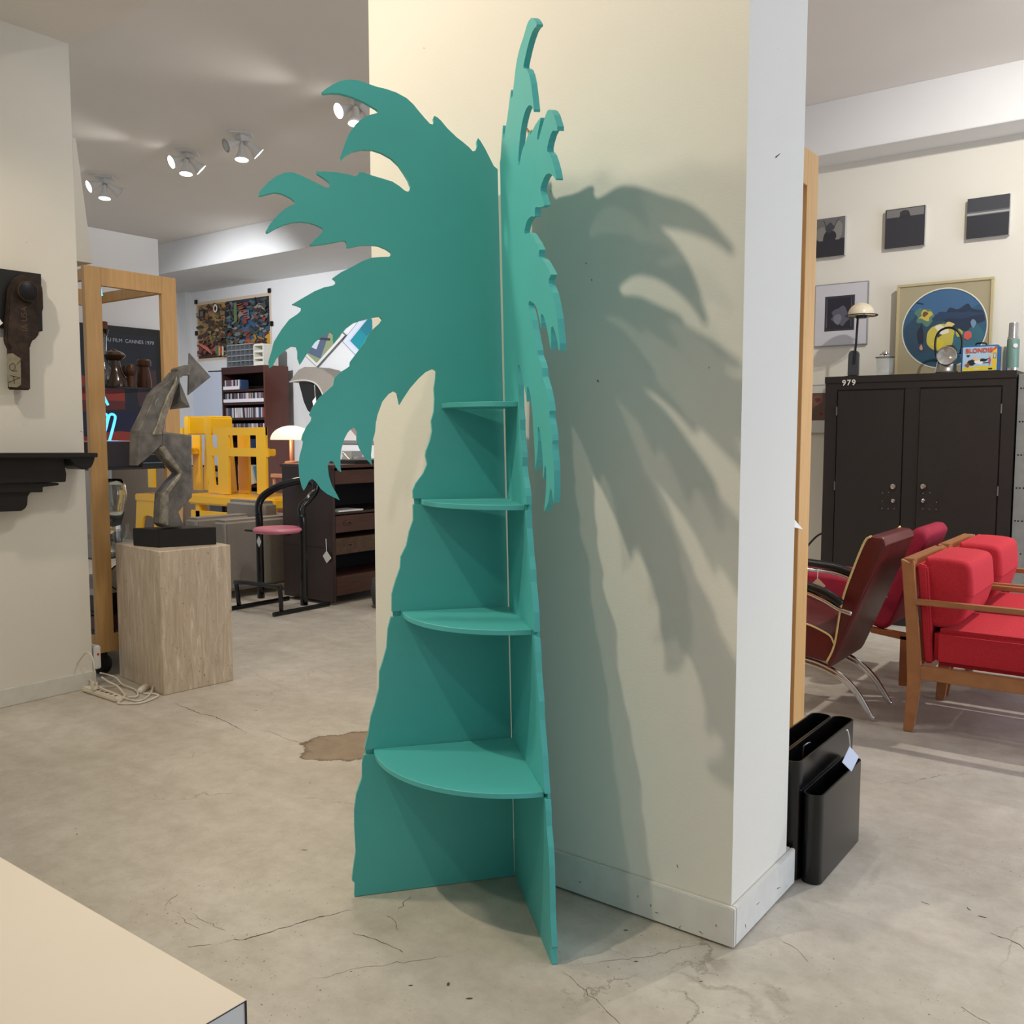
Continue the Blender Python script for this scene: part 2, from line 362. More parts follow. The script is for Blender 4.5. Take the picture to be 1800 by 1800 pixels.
for pts,w in (([(300,1234),(325,1243),(350,1254),(372,1258),(398,1268),(433,1288)],3.2),([(455,1282),(480,1288),(505,1300),(550,1310)],1.4),([(386,1659),(412,1651),(430,1652),(470,1640),(520,1624),(560,1612),(618,1600)],2.6),([(330,1665),(350,1662),(372,1660)],1.5),
   ([(620,1640),(660,1651),(690,1665),(708,1674)],1.8),([(700,1602),(716,1581),(722,1577)],1.4),([(680,1610),(695,1620),(700,1636)],1.2),([(990,1710),(1020,1735),(1060,1770),(1090,1800)],1.6),([(540,1725),(590,1712),(640,1700),(720,1690),(790,1680)],.9),
   ([(1000,1700),(1060,1690),(1150,1680),(1230,1660)],.8),([(310,1610),(335,1625),(350,1632)],1),([(338,1605),(365,1622),(395,1635)],.9),([(290,1595),(300,1580),(312,1572)],.9),([(1620,1585),(1634,1590)],3),([(1720,1610),(1734,1613)],3),([(1700,1595),(1706,1600)],2.5),([(1741,1640),(1760,1648),(1780,1655),(1800,1668)],3),
   ([(1690,1770),(1720,1790),(1740,1800)],1.2),([(1370,1650),(1400,1668),(1420,1690)],.9),([(640,1210),(600,1195),(560,1175)],.7),([(420,1168),(460,1190),(500,1210),(520,1218)],.7)): fcrack(pts,w)
mb=MB()
for (x,y,w,h) in ((535,1494,.022,.005),(452,1222,.012,.008),(450,1249,.016,.008),(135,1466,.006,.006),(133,1456,.005,.004),(545,1376,.008,.005),(310,1623,.005,.005),(788,1730,.008,.018),(825,1755,.018,.008),(722,1732,.012,.006),(346,1268,.014,.005),(1232,1725,.01,.004),(1100,1635,.014,.006),(1118,1690,.012,.005)):
    c_=fl(x,y,.0007); mb.poly([c_+RI*(w*a)+_fw*(h*b) for a,b in ((-.5,-.3),(0,-.5),(.5,-.2),(.45,.4),(-.1,.5),(-.5,.2))])
o=mb.build('chip_marks',fm,flo); o['kind']='stuff'
tw=thing('wall_ornament','tiny bronze twig ornament nailed to the pillar beside the palm top','ornament',pl(929,240,'y',PY0-.01))
bz_=mat('bronze',(150,104,60),.4,metal=.6)
for pth in ([(926,226),(929,232),(931,240),(929,249),(927,256)],[(930,234),(935,230)],[(931,238),(936,241)],[(929,246),(933,249)]): MB().tube(smooth_path([pl(x,y,'y',PY0-.008) for x,y in pth],4),.0035,6).build('twig',bz_,tw,smooth=True)
# flush white door in the back wall behind the yellow chairs
dr = MB().box(pl(336,655,'y',YL-.001),(pl(392,655,'y',YL).x, YL-.02, 0)).build('door_1', mat('blue_white_door',(214,222,240),.4)); struct(dr)
MB().prism([pl(366,652,'y',YL-.021),pl(392,651,'y',YL-.021),pl(392,653,'y',YL-.021),pl(366,654,'y',YL-.021)],(0,.001,0)).build('door_gap', BLACKM, dr)

# ------------------------------------------------------------------ PALM SHELF
OUT = """877,297.5 868,291.7 863,281.7 853,261.7 845,248.3 840.3,242.5 838.3,248.3 839.2,256.7 835.8,265 830.8,265.8 825,259.2 813.3,249.2 803.3,241.7 786.7,225.8 775,211.7 768.3,205.8 763.3,203.7 761.7,207.5 763,214.2 760.8,218.7 755.8,217.5 746.7,207.5 736.7,195.8 726.7,183.3 715,172.5 696.7,162.5 680,156.7 660,151.7 648.3,147.5 631.7,141.7 616.7,139.7 600,141.7 586.7,147.5 573.3,155.8 565.3,162.5 567.5,164.7 581.7,163 596.7,163.7 616.7,169.2 636.7,177.5 650,185 660,190.8 664.2,194.2 663.3,198.3 650,202 636.7,208.3 625,218.3 613.3,235 605,256.7 597.5,278.3 599.2,281.7 608.3,272.5 620,265.8 636.7,262.5 655,263.3 670,268.3 686.7,277.5 700,290 710,304.5 716.7,315.8 721.7,328.3 720,335 716.7,337 711.7,335 701.7,326.7 690,319.2 676.7,315 656.7,309.2 640,303.3 630.8,302.5 629.2,307.5 625,309.7 610,305.8 590,302.5 570,301.3 555.3,301.3 556.7,305 570,313.3 578.3,320 580.8,325.8 578.3,329.7 571.7,329.2 556.7,321.7 540,313.3 525,306.3 513.3,302.8 501.7,303.3 486.7,309.2 473.3,318.3 461.7,330.8 455,338.3 455,344.7 468.3,341.3 481.7,338 495,340.3 510,347.5 517.5,353.3 518,359.2 510,362 500,367.5 488.3,378.3 475,393.3 466.7,407.5 469.2,409.7 483.3,401.7 498.3,395 513.3,390.8 528.3,389.5 543.3,391.3 556.7,395.8 566.7,400.8 568,405 563.3,411.7 553.3,420.8 544.7,430 546.7,431.3 565,429.7 585,426.3 600,423.3 606.7,423.3 609.2,427.5 609.2,435 616.7,434.7 631.7,431.3 650,430.5 665,432 678.3,437.5 686.7,443.3 687.5,448.3 684.2,451.3 670,451.7 653.3,453 636.7,459.2 620,468.3 600,478.3 584.2,489.2 589.2,493.3 590,498.3 585,502 570,505 553.3,511.7 533.3,523.3 513.3,535 521.7,537.5 529.2,540.3 529,546 523.3,551.7 508.3,561.7 495,579 481.2,601.3 478,615 471.7,636.1 473.4,646.7 479,643.5 486.5,629.8 499.1,617.1 511.8,608.7 520.2,609.7 522.8,617.1 522.8,629.8 527,641.4 530.8,636.1 541.4,619.2 554,601.3 570.9,587.6 581.5,584 586.1,587.6 585.3,598.1 586.7,604.5 596.2,591.8 608.9,577 621.6,567.5 634.3,563.3 655.4,558 667,556.3 671.6,561.2 668,567.5 657.5,577 648,587.6 640.6,602.3 627.9,619.2 615.3,636.1 614.8,643.5 608.9,647.7 598.4,654.1 587.8,664.6 585.7,677.3 575.1,686.8 562.5,697.4 549.8,715.3 543.5,729 547.7,733.3 546.6,739.6 539.2,749.1 531.9,763.9 529.7,772.3 532.9,776.5 531.2,786 527,800.8 525.1,815.6 526.6,838.8 530.8,855.7 534,862.5 538.2,855.7 543.5,845.2 548.7,842 556.1,847.3 564.6,860 575.1,868.4 587.8,874.7 597.3,879.4 592,868.4 583.6,853.6 578.3,836.7 576.2,819.8 577.2,813.5 581.5,810.3 585.7,811.4 588.9,817.7 594.1,826.2 600,830.4 598.4,819.8 598.8,802.9 599.4,792.4 604.7,773.4 611,760.7 618.4,752.3 624.8,752.3 627.9,758.6 626.9,773.4 632.1,788.2 640.6,802.9 654.3,817.7 652.2,800.8 654.3,779.7 659.6,758.6 660.7,743.8 663.8,729 672.3,705.8 682.8,693.1 692.3,687.4 698,691 700.1,701.6 702.2,711.7 708.2,701.6 720.8,682.6 735.6,665.7 748.3,654.1 761,648.4 766.9,652 766.2,663.6 763.1,682.6 764.1,701.6 763.1,722.7 758.2,739.6 759.9,756.5 756.7,773.4 749.3,792.4 748.3,800.8 751.4,815.6 744.1,832.5 731.4,849.4 726.1,862.1 726.6,876.5 740,876 740,886.5 726.6,887 726.7,914.7 719.8,934.3 714.9,958.7 705.1,978.3 703.9,997.9 695.4,1022.3 689.2,1044.3 689,1075.5 705,1073.5 705,1083 687.5,1085 682.2,1105.6 680,1138.9 673.3,1163.3 667.3,1181.1 666.7,1210 660,1236.7 652.2,1261.1 647.8,1290 641,1318.5 660,1316 660,1325.5 639.5,1328 636.7,1343.3 636.7,1367.8 626.7,1396.7 622.9,1425.6 623.3,1455.6 625.6,1497.8 621.1,1528.9 618.9,1547.8 624,1552.2 623.3,1578.9 905,1541"""
OUT = [tuple(map(float,p.split(','))) for p in OUT.split()]
J = fl(905,1540)
DL = Vector((-.612,-.791,0)); KL = Vector((-.017,-.0127,1))
DR = Vector((math.cos(-.7367),math.sin(-.7367),0)); KR = Vector((.0007,-.0356,1))
def on_panel(x,y):
    n = DL.cross(KL); r = ray(x,y); P = CP + r*(n.dot(J-CP)/n.dot(r)); z = P.z; q = P-J-KL*z
    return q.dot(DL), z
SZ = [on_panel(*p) for p in OUT]
SZ[0] = (.006, SZ[0][1]); SZ[-1] = (.0015, .002)
SZ = [(s, max(z,.002)) for s,z in SZ]
TH = .0165
palm = thing('palm_tree_shelf','turquoise painted corner shelf cut in the shape of a palm tree','shelf',(J.x,J.y,0))
NL = KL.cross(DL).normalized(); NR = DR.cross(KR).normalized()   # outwards, away from the shelves
if NL.y < 0: NL = -NL
if NR.y < 0: NR = -NR
for nm,d,k,n in (('left',DL,KL,NL),('right',DR,KR,NR)):
    mb = MB(); mb.prism([J+d*s+k*z for s,z in SZ], n*TH)
    # bottom of the slots the shelves slide into
    for (q_,s0,z0,z1) in (((726.6,876.5),.27,1.272,1.300),((689,1075.5),.35,.905,.942),((641,1318.5),.45,.462,.499)):
        s1=on_panel(*q_)[0]-.004; pts=[J+d*s+k*z+n*TH*.55 for s,z in ((s0,z0),(s1,z0),(s1,z1),(s0,z1))]
        mb.prism(pts, n*TH*.44)
    po = mb.build('side_panel', TEAL, palm)
# hinge wire glimpsed in the joint
for zt, rl, rr in ((.487,.462,.478),(.932,.356,.356),(1.292,.284,.284),(1.598,.209,.210)):
    JL = J+KL*zt; JR = J+KR*zt; JC = (JL+JR)/2; n=28
    a = (J+KL*zt+DL*rl)-JC; b = (J+KR*zt+DR*rr)-JC
    pts = [JC]+[JC+a*math.cos(t)+b*math.sin(t) for t in [math.pi/2*i/n for i in range(n+1)]]
    mb = MB().prism([p - NL*0.0 for p in pts], (0,0,-.016)); mb.build('shelf_board', TEAL, palm, bevel=.0015, seg=1)
# ------------------------------------------------------------------ white low plinth in the foreground
c = fl(433,1757,.5); x1,y1 = c.x,c.y
pt = thing('display_plinth','low cream laminate display plinth in the near left corner','plinth',(x1-.9,y1-.8,0))
MB().box((x1-1.9,y1-1.6,.012),(x1-.002,y1-.002,.5-.0015)).build('body', mat('grey_white_laminate',(212,212,208),.4,var=.03,scale=30), pt)
MB().box((x1-1.9,y1-1.6,.4985),(x1,y1,.5)).build('top_sheet', mat('cream_laminate',(238,226,208),.38,var=.025,scale=2.5), pt)
MB().box((x1-.0022,y1-.0022,.012),(x1+.0004,y1+.0004,.4985)).box((x1-.0022,y1-1.6,.4965),(x1+.0004,y1+.0004,.4987)).build('edge_seam', mat('dark_seam',(48,38,30),.6), pt)

# ------------------------------------------------------------------ travertine pedestal and sculpture
def trav():
    m = bpy.data.materials.new('travertine'); m.use_nodes=True; nt=m.node_tree; N=nt.nodes.new; L=nt.links.new; b=nt.nodes['Principled BSDF']
    g=N('ShaderNodeNewGeometry'); mp=N('ShaderNodeMapping'); mp.inputs['Scale'].default_value=(1,1,.13); L(g.outputs['Position'],mp.inputs[0])
    n=N('ShaderNodeTexNoise'); n.inputs['Scale'].default_value=34; n.inputs['Detail'].default_value=9; n.inputs['Roughness'].default_value=.65; n.inputs['Distortion'].default_value=.9; L(mp.outputs[0],n.inputs['Vector'])
    r=N('ShaderNodeValToRGB'); e=r.color_ramp.elements; e[0].position=.32; e[0].color=(*lin((186,168,146)),1); e[1].position=.72; e[1].color=(*lin((238,230,216)),1)
    x=e.new(.5); x.color=(*lin((204,187,164)),1); x=e.new(.6); x.color=(*lin((216,200,178)),1); L(n.outputs['Fac'],r.inputs[0])
    n2=N('ShaderNodeTexNoise'); n2.inputs['Scale'].default_value=60; n2.inputs['Detail'].default_value=4
    mp2=N('ShaderNodeMapping'); mp2.inputs['Scale'].default_value=(1.3,1.3,.8); L(g.outputs['Position'],mp2.inputs[0]); L(mp2.outputs[0],n2.inputs['Vector'])
    r2=N('ShaderNodeValToRGB'); r2.color_ramp.elements[0].position=.27; r2.color_ramp.elements[0].color=(.4,.33,.27,1); r2.color_ramp.elements[1].position=.34; r2.color_ramp.elements[1].color=(1,1,1,1); L(n2.outputs['Fac'],r2.inputs[0])
    mx=N('ShaderNodeMixRGB'); mx.blend_type='MULTIPLY'; mx.inputs[0].default_value=1; L(r.outputs[0],mx.inputs[1]); L(r2.outputs[0],mx.inputs[2]); L(mx.outputs[0],b.inputs['Base Color'])
    b.inputs['Roughness'].default_value=.4; bp=N('ShaderNodeBump'); bp.inputs['Strength'].default_value=.3; bp.inputs['Distance'].default_value=.002; L(r2.outputs[0],bp.inputs['Height']); L(bp.outputs[0],b.inputs['Normal']); return m
TRAV = trav()
ped = thing('travertine_pedestal','beige travertine stone pedestal carrying the abstract metal sculpture','pedestal',(-5.03,3.2,0))
mb = MB(); mb.prism([(-4.735,2.985,0),(-4.695,3.435,0),(-5.30,3.52,0),(-5.345,3.07,0)],(0,0,.835)); mb.build('stone_block',TRAV,ped,bevel=.004,seg=1)
zt = .835
B0=fl(279,963,zt);B1=fl(381,957,zt);B2=fl(234,959,zt)
u=(B1-B0); v=(B2-B0)
base = MB().obox(B0+Vector((0,0,.0)),u,v,(0,0,.105))
IRON = mat('weathered_grey_metal',(134,130,124),.5,metal=.3,var=.45,scale=14,bump=.6,bscale=34,rgb2=(84,82,78))
sc = thing('abstract_sculpture','grey welded metal angular figure with arrow-shaped head on black base','sculpture',(B0+u/2+v/2))
base.build('base_block', BLACKM, sc, bevel=.003)
SXP = (B0+u/2+v/2).x
def spl(pts, off=0): return [pl(x,y,'x',SXP+off) for x,y in pts]
def plate(name, pts, off, th, m=IRON, bv=.003):
    return MB().prism(spl(pts,off),(-th,0,0)).build(name,m,sc,bevel=bv,seg=1)
plate('arrow_head',[(333,620),(371,662.4),(331,695)],.012,.014)
plate('neck',[(312,648),(318,646),(335,641),(337,646),(334,660),(325,659),(316,665),(311,662)],.03,.07)
plate('torso',[(312,653),(300,669),(284,681),(272,694),(262,720),(244,757),(244,766),(286,766),(291,738),(298,718),(308,692),(317,668)],.045,.09)
RIDGE=mat('bright_weld_metal',(168,162,146),.5,metal=.3,var=.4,scale=30,bump=.6,bscale=50,rgb2=(110,104,94))
plate('torso_ridge',[(312,660),(306,676),(296,694),(286,718),(277,745),(268,765),(285,765),(292,738),(302,706),(313,672)],.06,.03,RIDGE,bv=.006)
mb=MB(); a,b_,c_,d_ = [pl(x,y,'x',SXP+o) for x,y,o in ((315,668,.0),(334,716,.0),(298,720,-.02),(318,704,.07))]; e_=pl(316,700,'x',SXP-.08)
for f in ((a,d_,b_),(a,c_,d_),(c_,b_,d_),(a,b_,e_),(a,e_,c_),(b_,c_,e_)): mb.poly(f)
mb.build('chest_wedge',IRON,sc)
plate('hip',[(243,764),(286,764),(286,780),(277,789),(262,803),(242,819)],.05,.09)
plate('legs',[(286,760),(337,766),(338,874),(326,885),(314,900),(323,923),(319,926),(290,927),(282,920),(285,868),(300,849),(315,832),(293,808),(277,790),(286,780)],.035,.08)
plate('leg_ridge',[(280,786),(291,784),(324,832),(298,868),(297,925),(284,921),(286,869),(317,832),(292,807)],.05,.03,RIDGE,bv=.005)
mb=MB(); mb.prism(spl([(286,759),(337,765),(336,768),(286,762)],.036),(-.09,0,0)).build('shoulder_cap',mat('worn_bright_metal',(150,146,128),.45,metal=.5,var=.3,bump=.3),sc)
MB().tube(smooth_path([pl(273,714,'x',SXP+.06),pl(274,706,'x',SXP+.075),pl(280,699,'x',SXP+.06)],5),.0022,6).build('wire_loop',CHROME,sc,smooth=True)

# ------------------------------------------------------------------ left display case (beech frame, glass shelves)
def display_case(X, y0, y1, depth, ztop, pw, label, zb=.15, rail=.11):
    t = thing('display_case',label,'display case',(X-depth/2,(y0+y1)/2,0))
    fw = .035
    for (ya,yb) in ((y0,y0+pw),(y1-pw,y1)):
        MB().box((X-fw,ya,zb),(X,yb,ztop)).build('post',BEECH,t,bevel=.002,seg=1)
        MB().box((X-depth,ya,zb),(X-depth+fw,yb,ztop)).build('post',BEECH,t,bevel=.002,seg=1)
    for xx in (X-fw,X-depth):
        MB().box((xx,y0+pw,ztop-rail),(xx+fw,y1-pw,ztop)).build('rail',BEECH,t,bevel=.002,seg=1)
        MB().box((xx,y0+pw,zb),(xx+fw,y1-pw,zb+rail)).build('rail',BEECH,t,bevel=.002,seg=1)
    for yy in (y0,y1-fw):
        MB().box((X-depth+fw,yy,ztop-rail*.8),(X-fw,yy+fw,ztop-.02)).build('rail',BEECH,t,bevel=.002,seg=1)
        MB().box((X-depth+fw,yy,zb),(X-fw,yy+fw,zb+rail)).build('rail',BEECH,t,bevel=.002,seg=1)
    return t
CX = -5.41
cy0 = pl(147,465,'x',CX).y; cy1 = pl(309,488,'x',CX).y; cz = pl(147,465,'x',CX).z
pw = pl(178,500,'x',CX).y - cy0
case1 = display_case(CX,cy0,cy1,.95,cz,pw,'tall beech framed glass display case on black casters at the wall end')
sg = mat('smoked_shelf_glass',(30,34,36),.08,alpha=.85)
case_shelves=[]
for py in (683,820,968,1060,1092):
    z = pl(290,py,'x',CX-.03).z
    case_shelves.append(z); MB().box((CX-.93,cy0+.02,z-.012),(CX-.02,cy1-.02,z)).build('glass_shelf',sg,case1,bevel=.001,seg=1)
for (dx,dy) in ((-.06,.06),(-.06,cy1-cy0-.06),(-.88,.06),(-.88,cy1-cy0-.06)):
    MB().lathe([(0,-.018),(.05,-.018),(.062,-.01),(.062,.01),(.05,.018),(0,.018)],(CX+dx,cy0+dy,.062),(1,.2,0),20).build('caster',BLACKM,case1,smooth='a')
    MB().box((CX+dx-.022,cy0+dy-.022,.10),(CX+dx+.022,cy0+dy+.022,.15)).build('caster_fork',BLACKM,case1,bevel=.003)
# white board leaning on top of the case
wb = MB(); a=pl(163,463,'x',CX-.05);b=pl(133,243,'x',CX-.05)
wb.prism([a,b,b+Vector((0,-.02,0)),Vector((a.x,a.y-.10,a.z))],(-.5,0,0)); tag(wb.build('leaning_board',mat('primed_board',(226,222,210),.6)),'narrow white board leaning upright on top of the beech display case','board')
# framed film poster on the wall behind the case
XP=-6.8
def pq(pts,c,ax='x'): return [pl(x,y,ax,c) for x,y in pts]
A=pl(160,573,'x',XP+.03);B=pl(282,585,'x',XP+.03);D=pl(282,812,'x',XP+.03)
fp = thing('film_poster','dark framed film festival poster seen through the glass case','poster',(XP+.03,(A.y+B.y)/2,D.z))
ztp=(A.z+B.z)/2+.02; yA=A.y-.25
MB().box((XP+.001,yA,D.z),(XP+.03,B.y,ztp)).build('frame',BLACK,fp,bevel=.004)
S=[(rect(0,0,1,1),(22,30,44)),(rect(.0,.0,.52,1),(24,34,52)),([(.0,.42),(.62,.42),(.62,.6),(.0,.66)],(150,52,40)),([(.1,.36),(.62,.38),(.62,.45),(0,.45)],(96,36,34)),([(.78,.4),(1,.5),(1,.72),(.72,.7)],(66,44,50)),(rect(0,.14,1,.36),(16,22,60)),
   ([(.33,0),(.33,.12),(.4,.19),(.55,.2),(.72,.19),(.78,.12),(.78,0)],(150,50,38)),([(.0,0),(.0,.16),(.12,.17),(.22,.14),(.26,.06),(.26,0)],(140,46,40)),
   ([(.48,.10),(.56,.12),(.64,.10),(.56,.085)],(14,10,14)),(ell(.56,.103,.018,.010),(245,240,230)),([(.42,.575),(.5,.59),(.58,.575),(.5,.56)],(14,10,14)),(ell(.5,.575,.022,.012),(245,240,230)),(rect(0,-.0,1,.004),(160,140,110))]
oy=yA+.05; w=B.y-.05-oy; oz=D.z+.06; hh=ztp-.06-oz
art('print',(XP+.0315,oy,oz),(0,w,0),(0,0,hh),S,fp)
text('lettering','...NAL DU FILM  CANNES 1979'.replace('...',''),pl(270,604,'x',XP+.033)+Vector((.003,0,0)),(0,1,0),(0,0,1),.040,mat('pale_lettering',(190,192,200),.5),fp,align='RIGHT')
# wooden table pepper mills etc. on the glass shelf
s1 = case_shelves[0]
WAL = mat('walnut_wood',(98,58,34),.35,var=.3,scale=6,stretch=(20,20,2))
def mill(name,label,cat,px,y,prof,m=WAL,grp=None,zs=s1):
    P=pl(px,690,'x',CX-y); c=Vector((P.x,P.y,zs)); t=thing(name,label,cat,c,grp); return t,c
t,c=mill('wooden_decanter','squat dark wooden decanter with flared mushroom top on glass shelf','decanter',203,.3,None)
MB().lathe([(0,0),(.082,0),(.086,.02),(.08,.055),(.052,.10),(.036,.15),(.033,.185),(0,.185)],c,n=28).build('body',mat('dark_brown_glaze',(62,42,30),.2,coat=.5),t,smooth='a')
MB().lathe([(0,.178),(.036,.18),(.062,.20),(.07,.215),(.055,.232),(.025,.245),(.014,.246),(.014,.256),(0,.257)],c,n=28).build('stopper',mat('dark_brown_glaze2',(70,48,34),.2,coat=.5),t,smooth='a')
t,c=mill('pepper_mill','slim wooden pepper mill with an egg-shaped head','mill',231,.25,None)
MB().lathe([(0,0),(.028,0),(.026,.02),(.021,.07),(.019,.085),(0,.085)],c).build('body',WAL,t,smooth='a')
MB().lathe([(0,.082),(.02,.085),(.031,.105),(.031,.14),(.02,.158),(0,.163)],c).build('head',WAL,t,smooth='a')
t,c=mill('pepper_mill','darker round-headed wooden mill half hidden behind the slim one','mill',221,.35,None)
MB().lathe([(0,0),(.03,0),(.024,.05),(.022,.085),(0,.085)],c).build('body',mat('dark_walnut',(70,42,26),.4),t,smooth='a')
MB().lathe([(0,.083),(.024,.085),(.033,.11),(.03,.145),(.016,.16),(0,.162)],c).build('head',_m['dark_walnut'],t,smooth='a')
t,c=mill('pepper_mill','thick wooden mill with a wide grooved collar, tallest right one','mill',254,.28,None)
MB().lathe([(0,0),(.048,0),(.047,.05),(.04,.11),(.034,.135),(.034,.15),(0,.15)],c).build('body',WAL,t,smooth='a')
MB().lathe([(0,.148),(.03,.15),(.045,.156),(.048,.17),(.046,.19),(.036,.2),(0,.202)],c).build('head',WAL,t,smooth='a')
t,c=mill('glass_carafe','tall glass carafe with cork and metal bowl at the left of the shelf','carafe',183,.32,None)
MB().lathe([(0,0),(.05,0),(.066,.05),(.06,.12),(.03,.17),(.024,.22),(.03,.33),(.042,.375),(.04,.376),(.027,.33),(.02,.22),(.026,.17),(.055,.12),(.06,.05),(.045,.006),(0,.006)],c,n=24).build('body',CRY,t,smooth=True)
MB().lathe([(0,.34),(.028,.34),(.036,.41),(.034,.425),(0,.428)],c).build('cork',mat('cork_brown',(120,70,44),.6),t,smooth='a')
# blue neon tubes
NEON = mat('blue_neon',(60,150,255),.4,emit=(70,165,255),es=2.6)
nt_ = thing('neon_sign','glowing blue neon tube letter standing inside the display case','neon sign',pl(195,783,'x',CX-.5))
for pts in ([(180,778),(188,745),(192,731),(197,728),(202,731),(202,738),(196,762),(190,783)],[(180,690),(184,700),(190,712)],[(178,735),(184,728),(189,731),(188,740),(183,765)],[(176,508),(177,514),(179,520)]):
    MB().tube(smooth_path(pq(pts,CX-.5),5),.0085,8).build('tube',NEON,nt_,smooth=True)
light('POINT','neon_glow',pl(196,755,'x',CX-.48),(0,0,0),1.2,(.15,.35,1),.05)
# clear glass vase lower down
gz=case_shelves[2]; c=pl(200,952,'x',CX-.3); c=Vector((c.x,c.y,gz))
t=thing('glass_vase','large clear blown glass vase with splashed base in the case','vase',c)
MB().lathe([(0,0),(.075,0),(.06,.03),(.05,.12),(.045,.16),(.075,.26),(.092,.36),(.085,.43),(.06,.47),(.055,.468),(.08,.43),(.085,.36),(.068,.26),(.035,.17),(0,.16)],c,n=28,sx=1,sy=1).build('bowl',CRY,t,smooth=True)
mb=MB()
for k in range(14):
    a=k*2.4; r=.05+.03*random.random(); p=c+Vector((math.cos(a)*.03,math.sin(a)*.03,.02)); q=c+Vector((math.cos(a)*(r+.05),math.sin(a)*(r+.05),.06+.13*random.random()))
    mb.tube(smooth_path([p,(p+q)/2+Vector((math.cos(a)*.03,math.sin(a)*.03,-.01)),q],3),[.012,.011,.010,.009,.008,.006,.004],7)
mb.build('glass_splash',GLASS,t,smooth=True)
t=thing('wood_box','dark walnut box with pale top edge in the glass case','box',(CX-.42,cy0+.3,case_shelves[1]))
MB().box((CX-.70,cy0+.04,case_shelves[1]),(CX-.25,cy1-.12,case_shelves[1]+.16)).build('body',mat('dark_box_wood',(44,26,20),.4,var=.3,stretch=(2,12,12)),t,bevel=.003)
MB().box((CX-.70,cy0+.04,case_shelves[1]+.16),(CX-.25,cy1-.12,case_shelves[1]+.168)).build('lid',mat('pale_lid',(180,150,130),.4),t)
t=thing('record_player','black and silver hi-fi unit on the low shelf of the case','hi-fi',(CX-.4,cy0+.3,case_shelves[3]))
MB().box((CX-.75,cy0+.05,case_shelves[3]),(CX-.12,cy1-.08,case_shelves[3]+.1)).build('body',BLACK,t,bevel=.004)
MB().box((CX-.75,cy0+.05,case_shelves[3]+.1),(CX-.12,cy1-.08,case_shelves[3]+.14)).build('lid',mat('silver_panel',(190,180,175),.35),t,bevel=.003)
MB().lathe([(0,0),(.07,0),(.085,.02),(.08,.03),(0,.03)],(CX-.12,cy0+.22,case_shelves[3]+.20),(1,0,0)).build('dial',CHROME,t,smooth='a')
t=tag(MB().box((CX-.75,cy0+.05,.27),(CX-.1,cy1-.08,.36)).build('storage_box',mat('taupe_box',(110,84,74),.6),bevel=.004),'flat taupe box on the floor of the display case','box')

# ------------------------------------------------------------------ left wall: iron hammer relic and black bracket
def wp(pts,off=0): return [pl(x,y,'x',WLX+off) for x,y in pts]
RUST = mat('rusted_iron',(74,58,48),.7,metal=.4,var=.4,scale=20,bump=.7,bscale=50,rgb2=(38,30,27))
t=thing('iron_wall_relic','rusty cast iron lever mounted on black board high on left wall','wall ornament',pl(30,580,'x',WLX))
MB().prism(wp([(-40,468),(68,482.5),(71,583),(-40,574)],.001),(.028,0,0)).build('backing_board',BLACKM,t,bevel=.002)
circ=[(40+29*math.cos(a),516+33*math.sin(a)) for a in [math.pi*(1.0+i/12) for i in range(13)]]
body=[(9,540)]+[(x,y) for x,y in circ]+[(70,545),(61,560),(62,588),(56,597),(49,600),(49,606),(46,609),(47,686),(13,685),(11,611),(7,607),(5,598),(6,570)]
MB().prism(wp(body,.03),(.045,0,0)).build('lever',RUST,t,bevel=.006,smooth=True)
MB().lathe([(0,0),(.052,0),(.052,.026),(.046,.03),(0,.03)],pl(45,513,'x',WLX+.075),(1,0,0),28).build('pivot_pin',mat('dark_pin',(34,34,38),.4,metal=.6),t,smooth='a')
MB().lathe([(.0505,.0),(.0530,.0),(.0530,.0275),(.0510,.0285),(.0505,.0275)],pl(45,513,'x',WLX+.076),(1,0,0),28).build('pin_ring',mat('brass_ring',(110,92,70),.35,metal=.8),t,smooth='a')
MB().prism(wp([(12,640),(13,622),(22,621),(36,630),(37,676),(30,681),(15,680)],.0756),(.001,0,0)).build('paper_label',mat('aged_label',(150,142,118),.8,var=.25,scale=40),t)
inkm=mat('black_ink',(20,18,18),.7); mb=MB()
for path in ([(30,652),(22,652),(17,648),(17,642),(22,638),(26,641),(27,647),(22,652)],[(15,672),(35,664)],[(35,664),(18,660)],[(24,661),(25,675)],[(30,640),(37,633)]):
    mb.tube(wp(path,.0775),.0012,5)
mb.build('handwriting',inkm,t)
text('cast_lettering','IA USA',pl(43,561,'x',WLX+.0755),(0,0,1),(0,-1,0),.045,mat('raised_rust',(100,82,68),.7,metal=.3),t,off=.0012)
MB().prism(wp([(-4,556),(5,568),(-4,575)],.078),(.001,0,0)).build('price_tag',WHITE,t)
t=thing('bracket_shelf','black stepped wooden wall bracket shelf projecting from left wall','bracket',pl(60,900,'x',WLX))
BW=BLACKM
MB().prism(wp([(-60,796),(140,795.5),(140,803),(-60,804)],.0),(.20,0,0)).build('top_board',BW,t,bevel=.003)
MB().prism(wp([(-60,802),(140,801),(139,809),(134,820),(126,824),(118,824),(104,818),(96,806),(-60,806)],.001),(.17,0,0)).build('scroll_moulding',BW,t,bevel=.004)
MB().prism(wp([(-60,804),(92,803),(98,832),(97,846),(-60,850)],.001),(.12,0,0)).build('panel_block',BW,t,bevel=.003)
MB().prism(wp([(-60,848),(88,848),(88,852),(60,855),(60,864),(-60,866)],.001),(.10,0,0)).build('step_moulding',BW,t,bevel=.003)
MB().prism(wp([(-60,862),(47,862),(40,866),(37,872),(36,886),(33,892),(26,897),(-60,900)],.001),(.08,0,0)).build('foot_scroll',BW,t,bevel=.004)

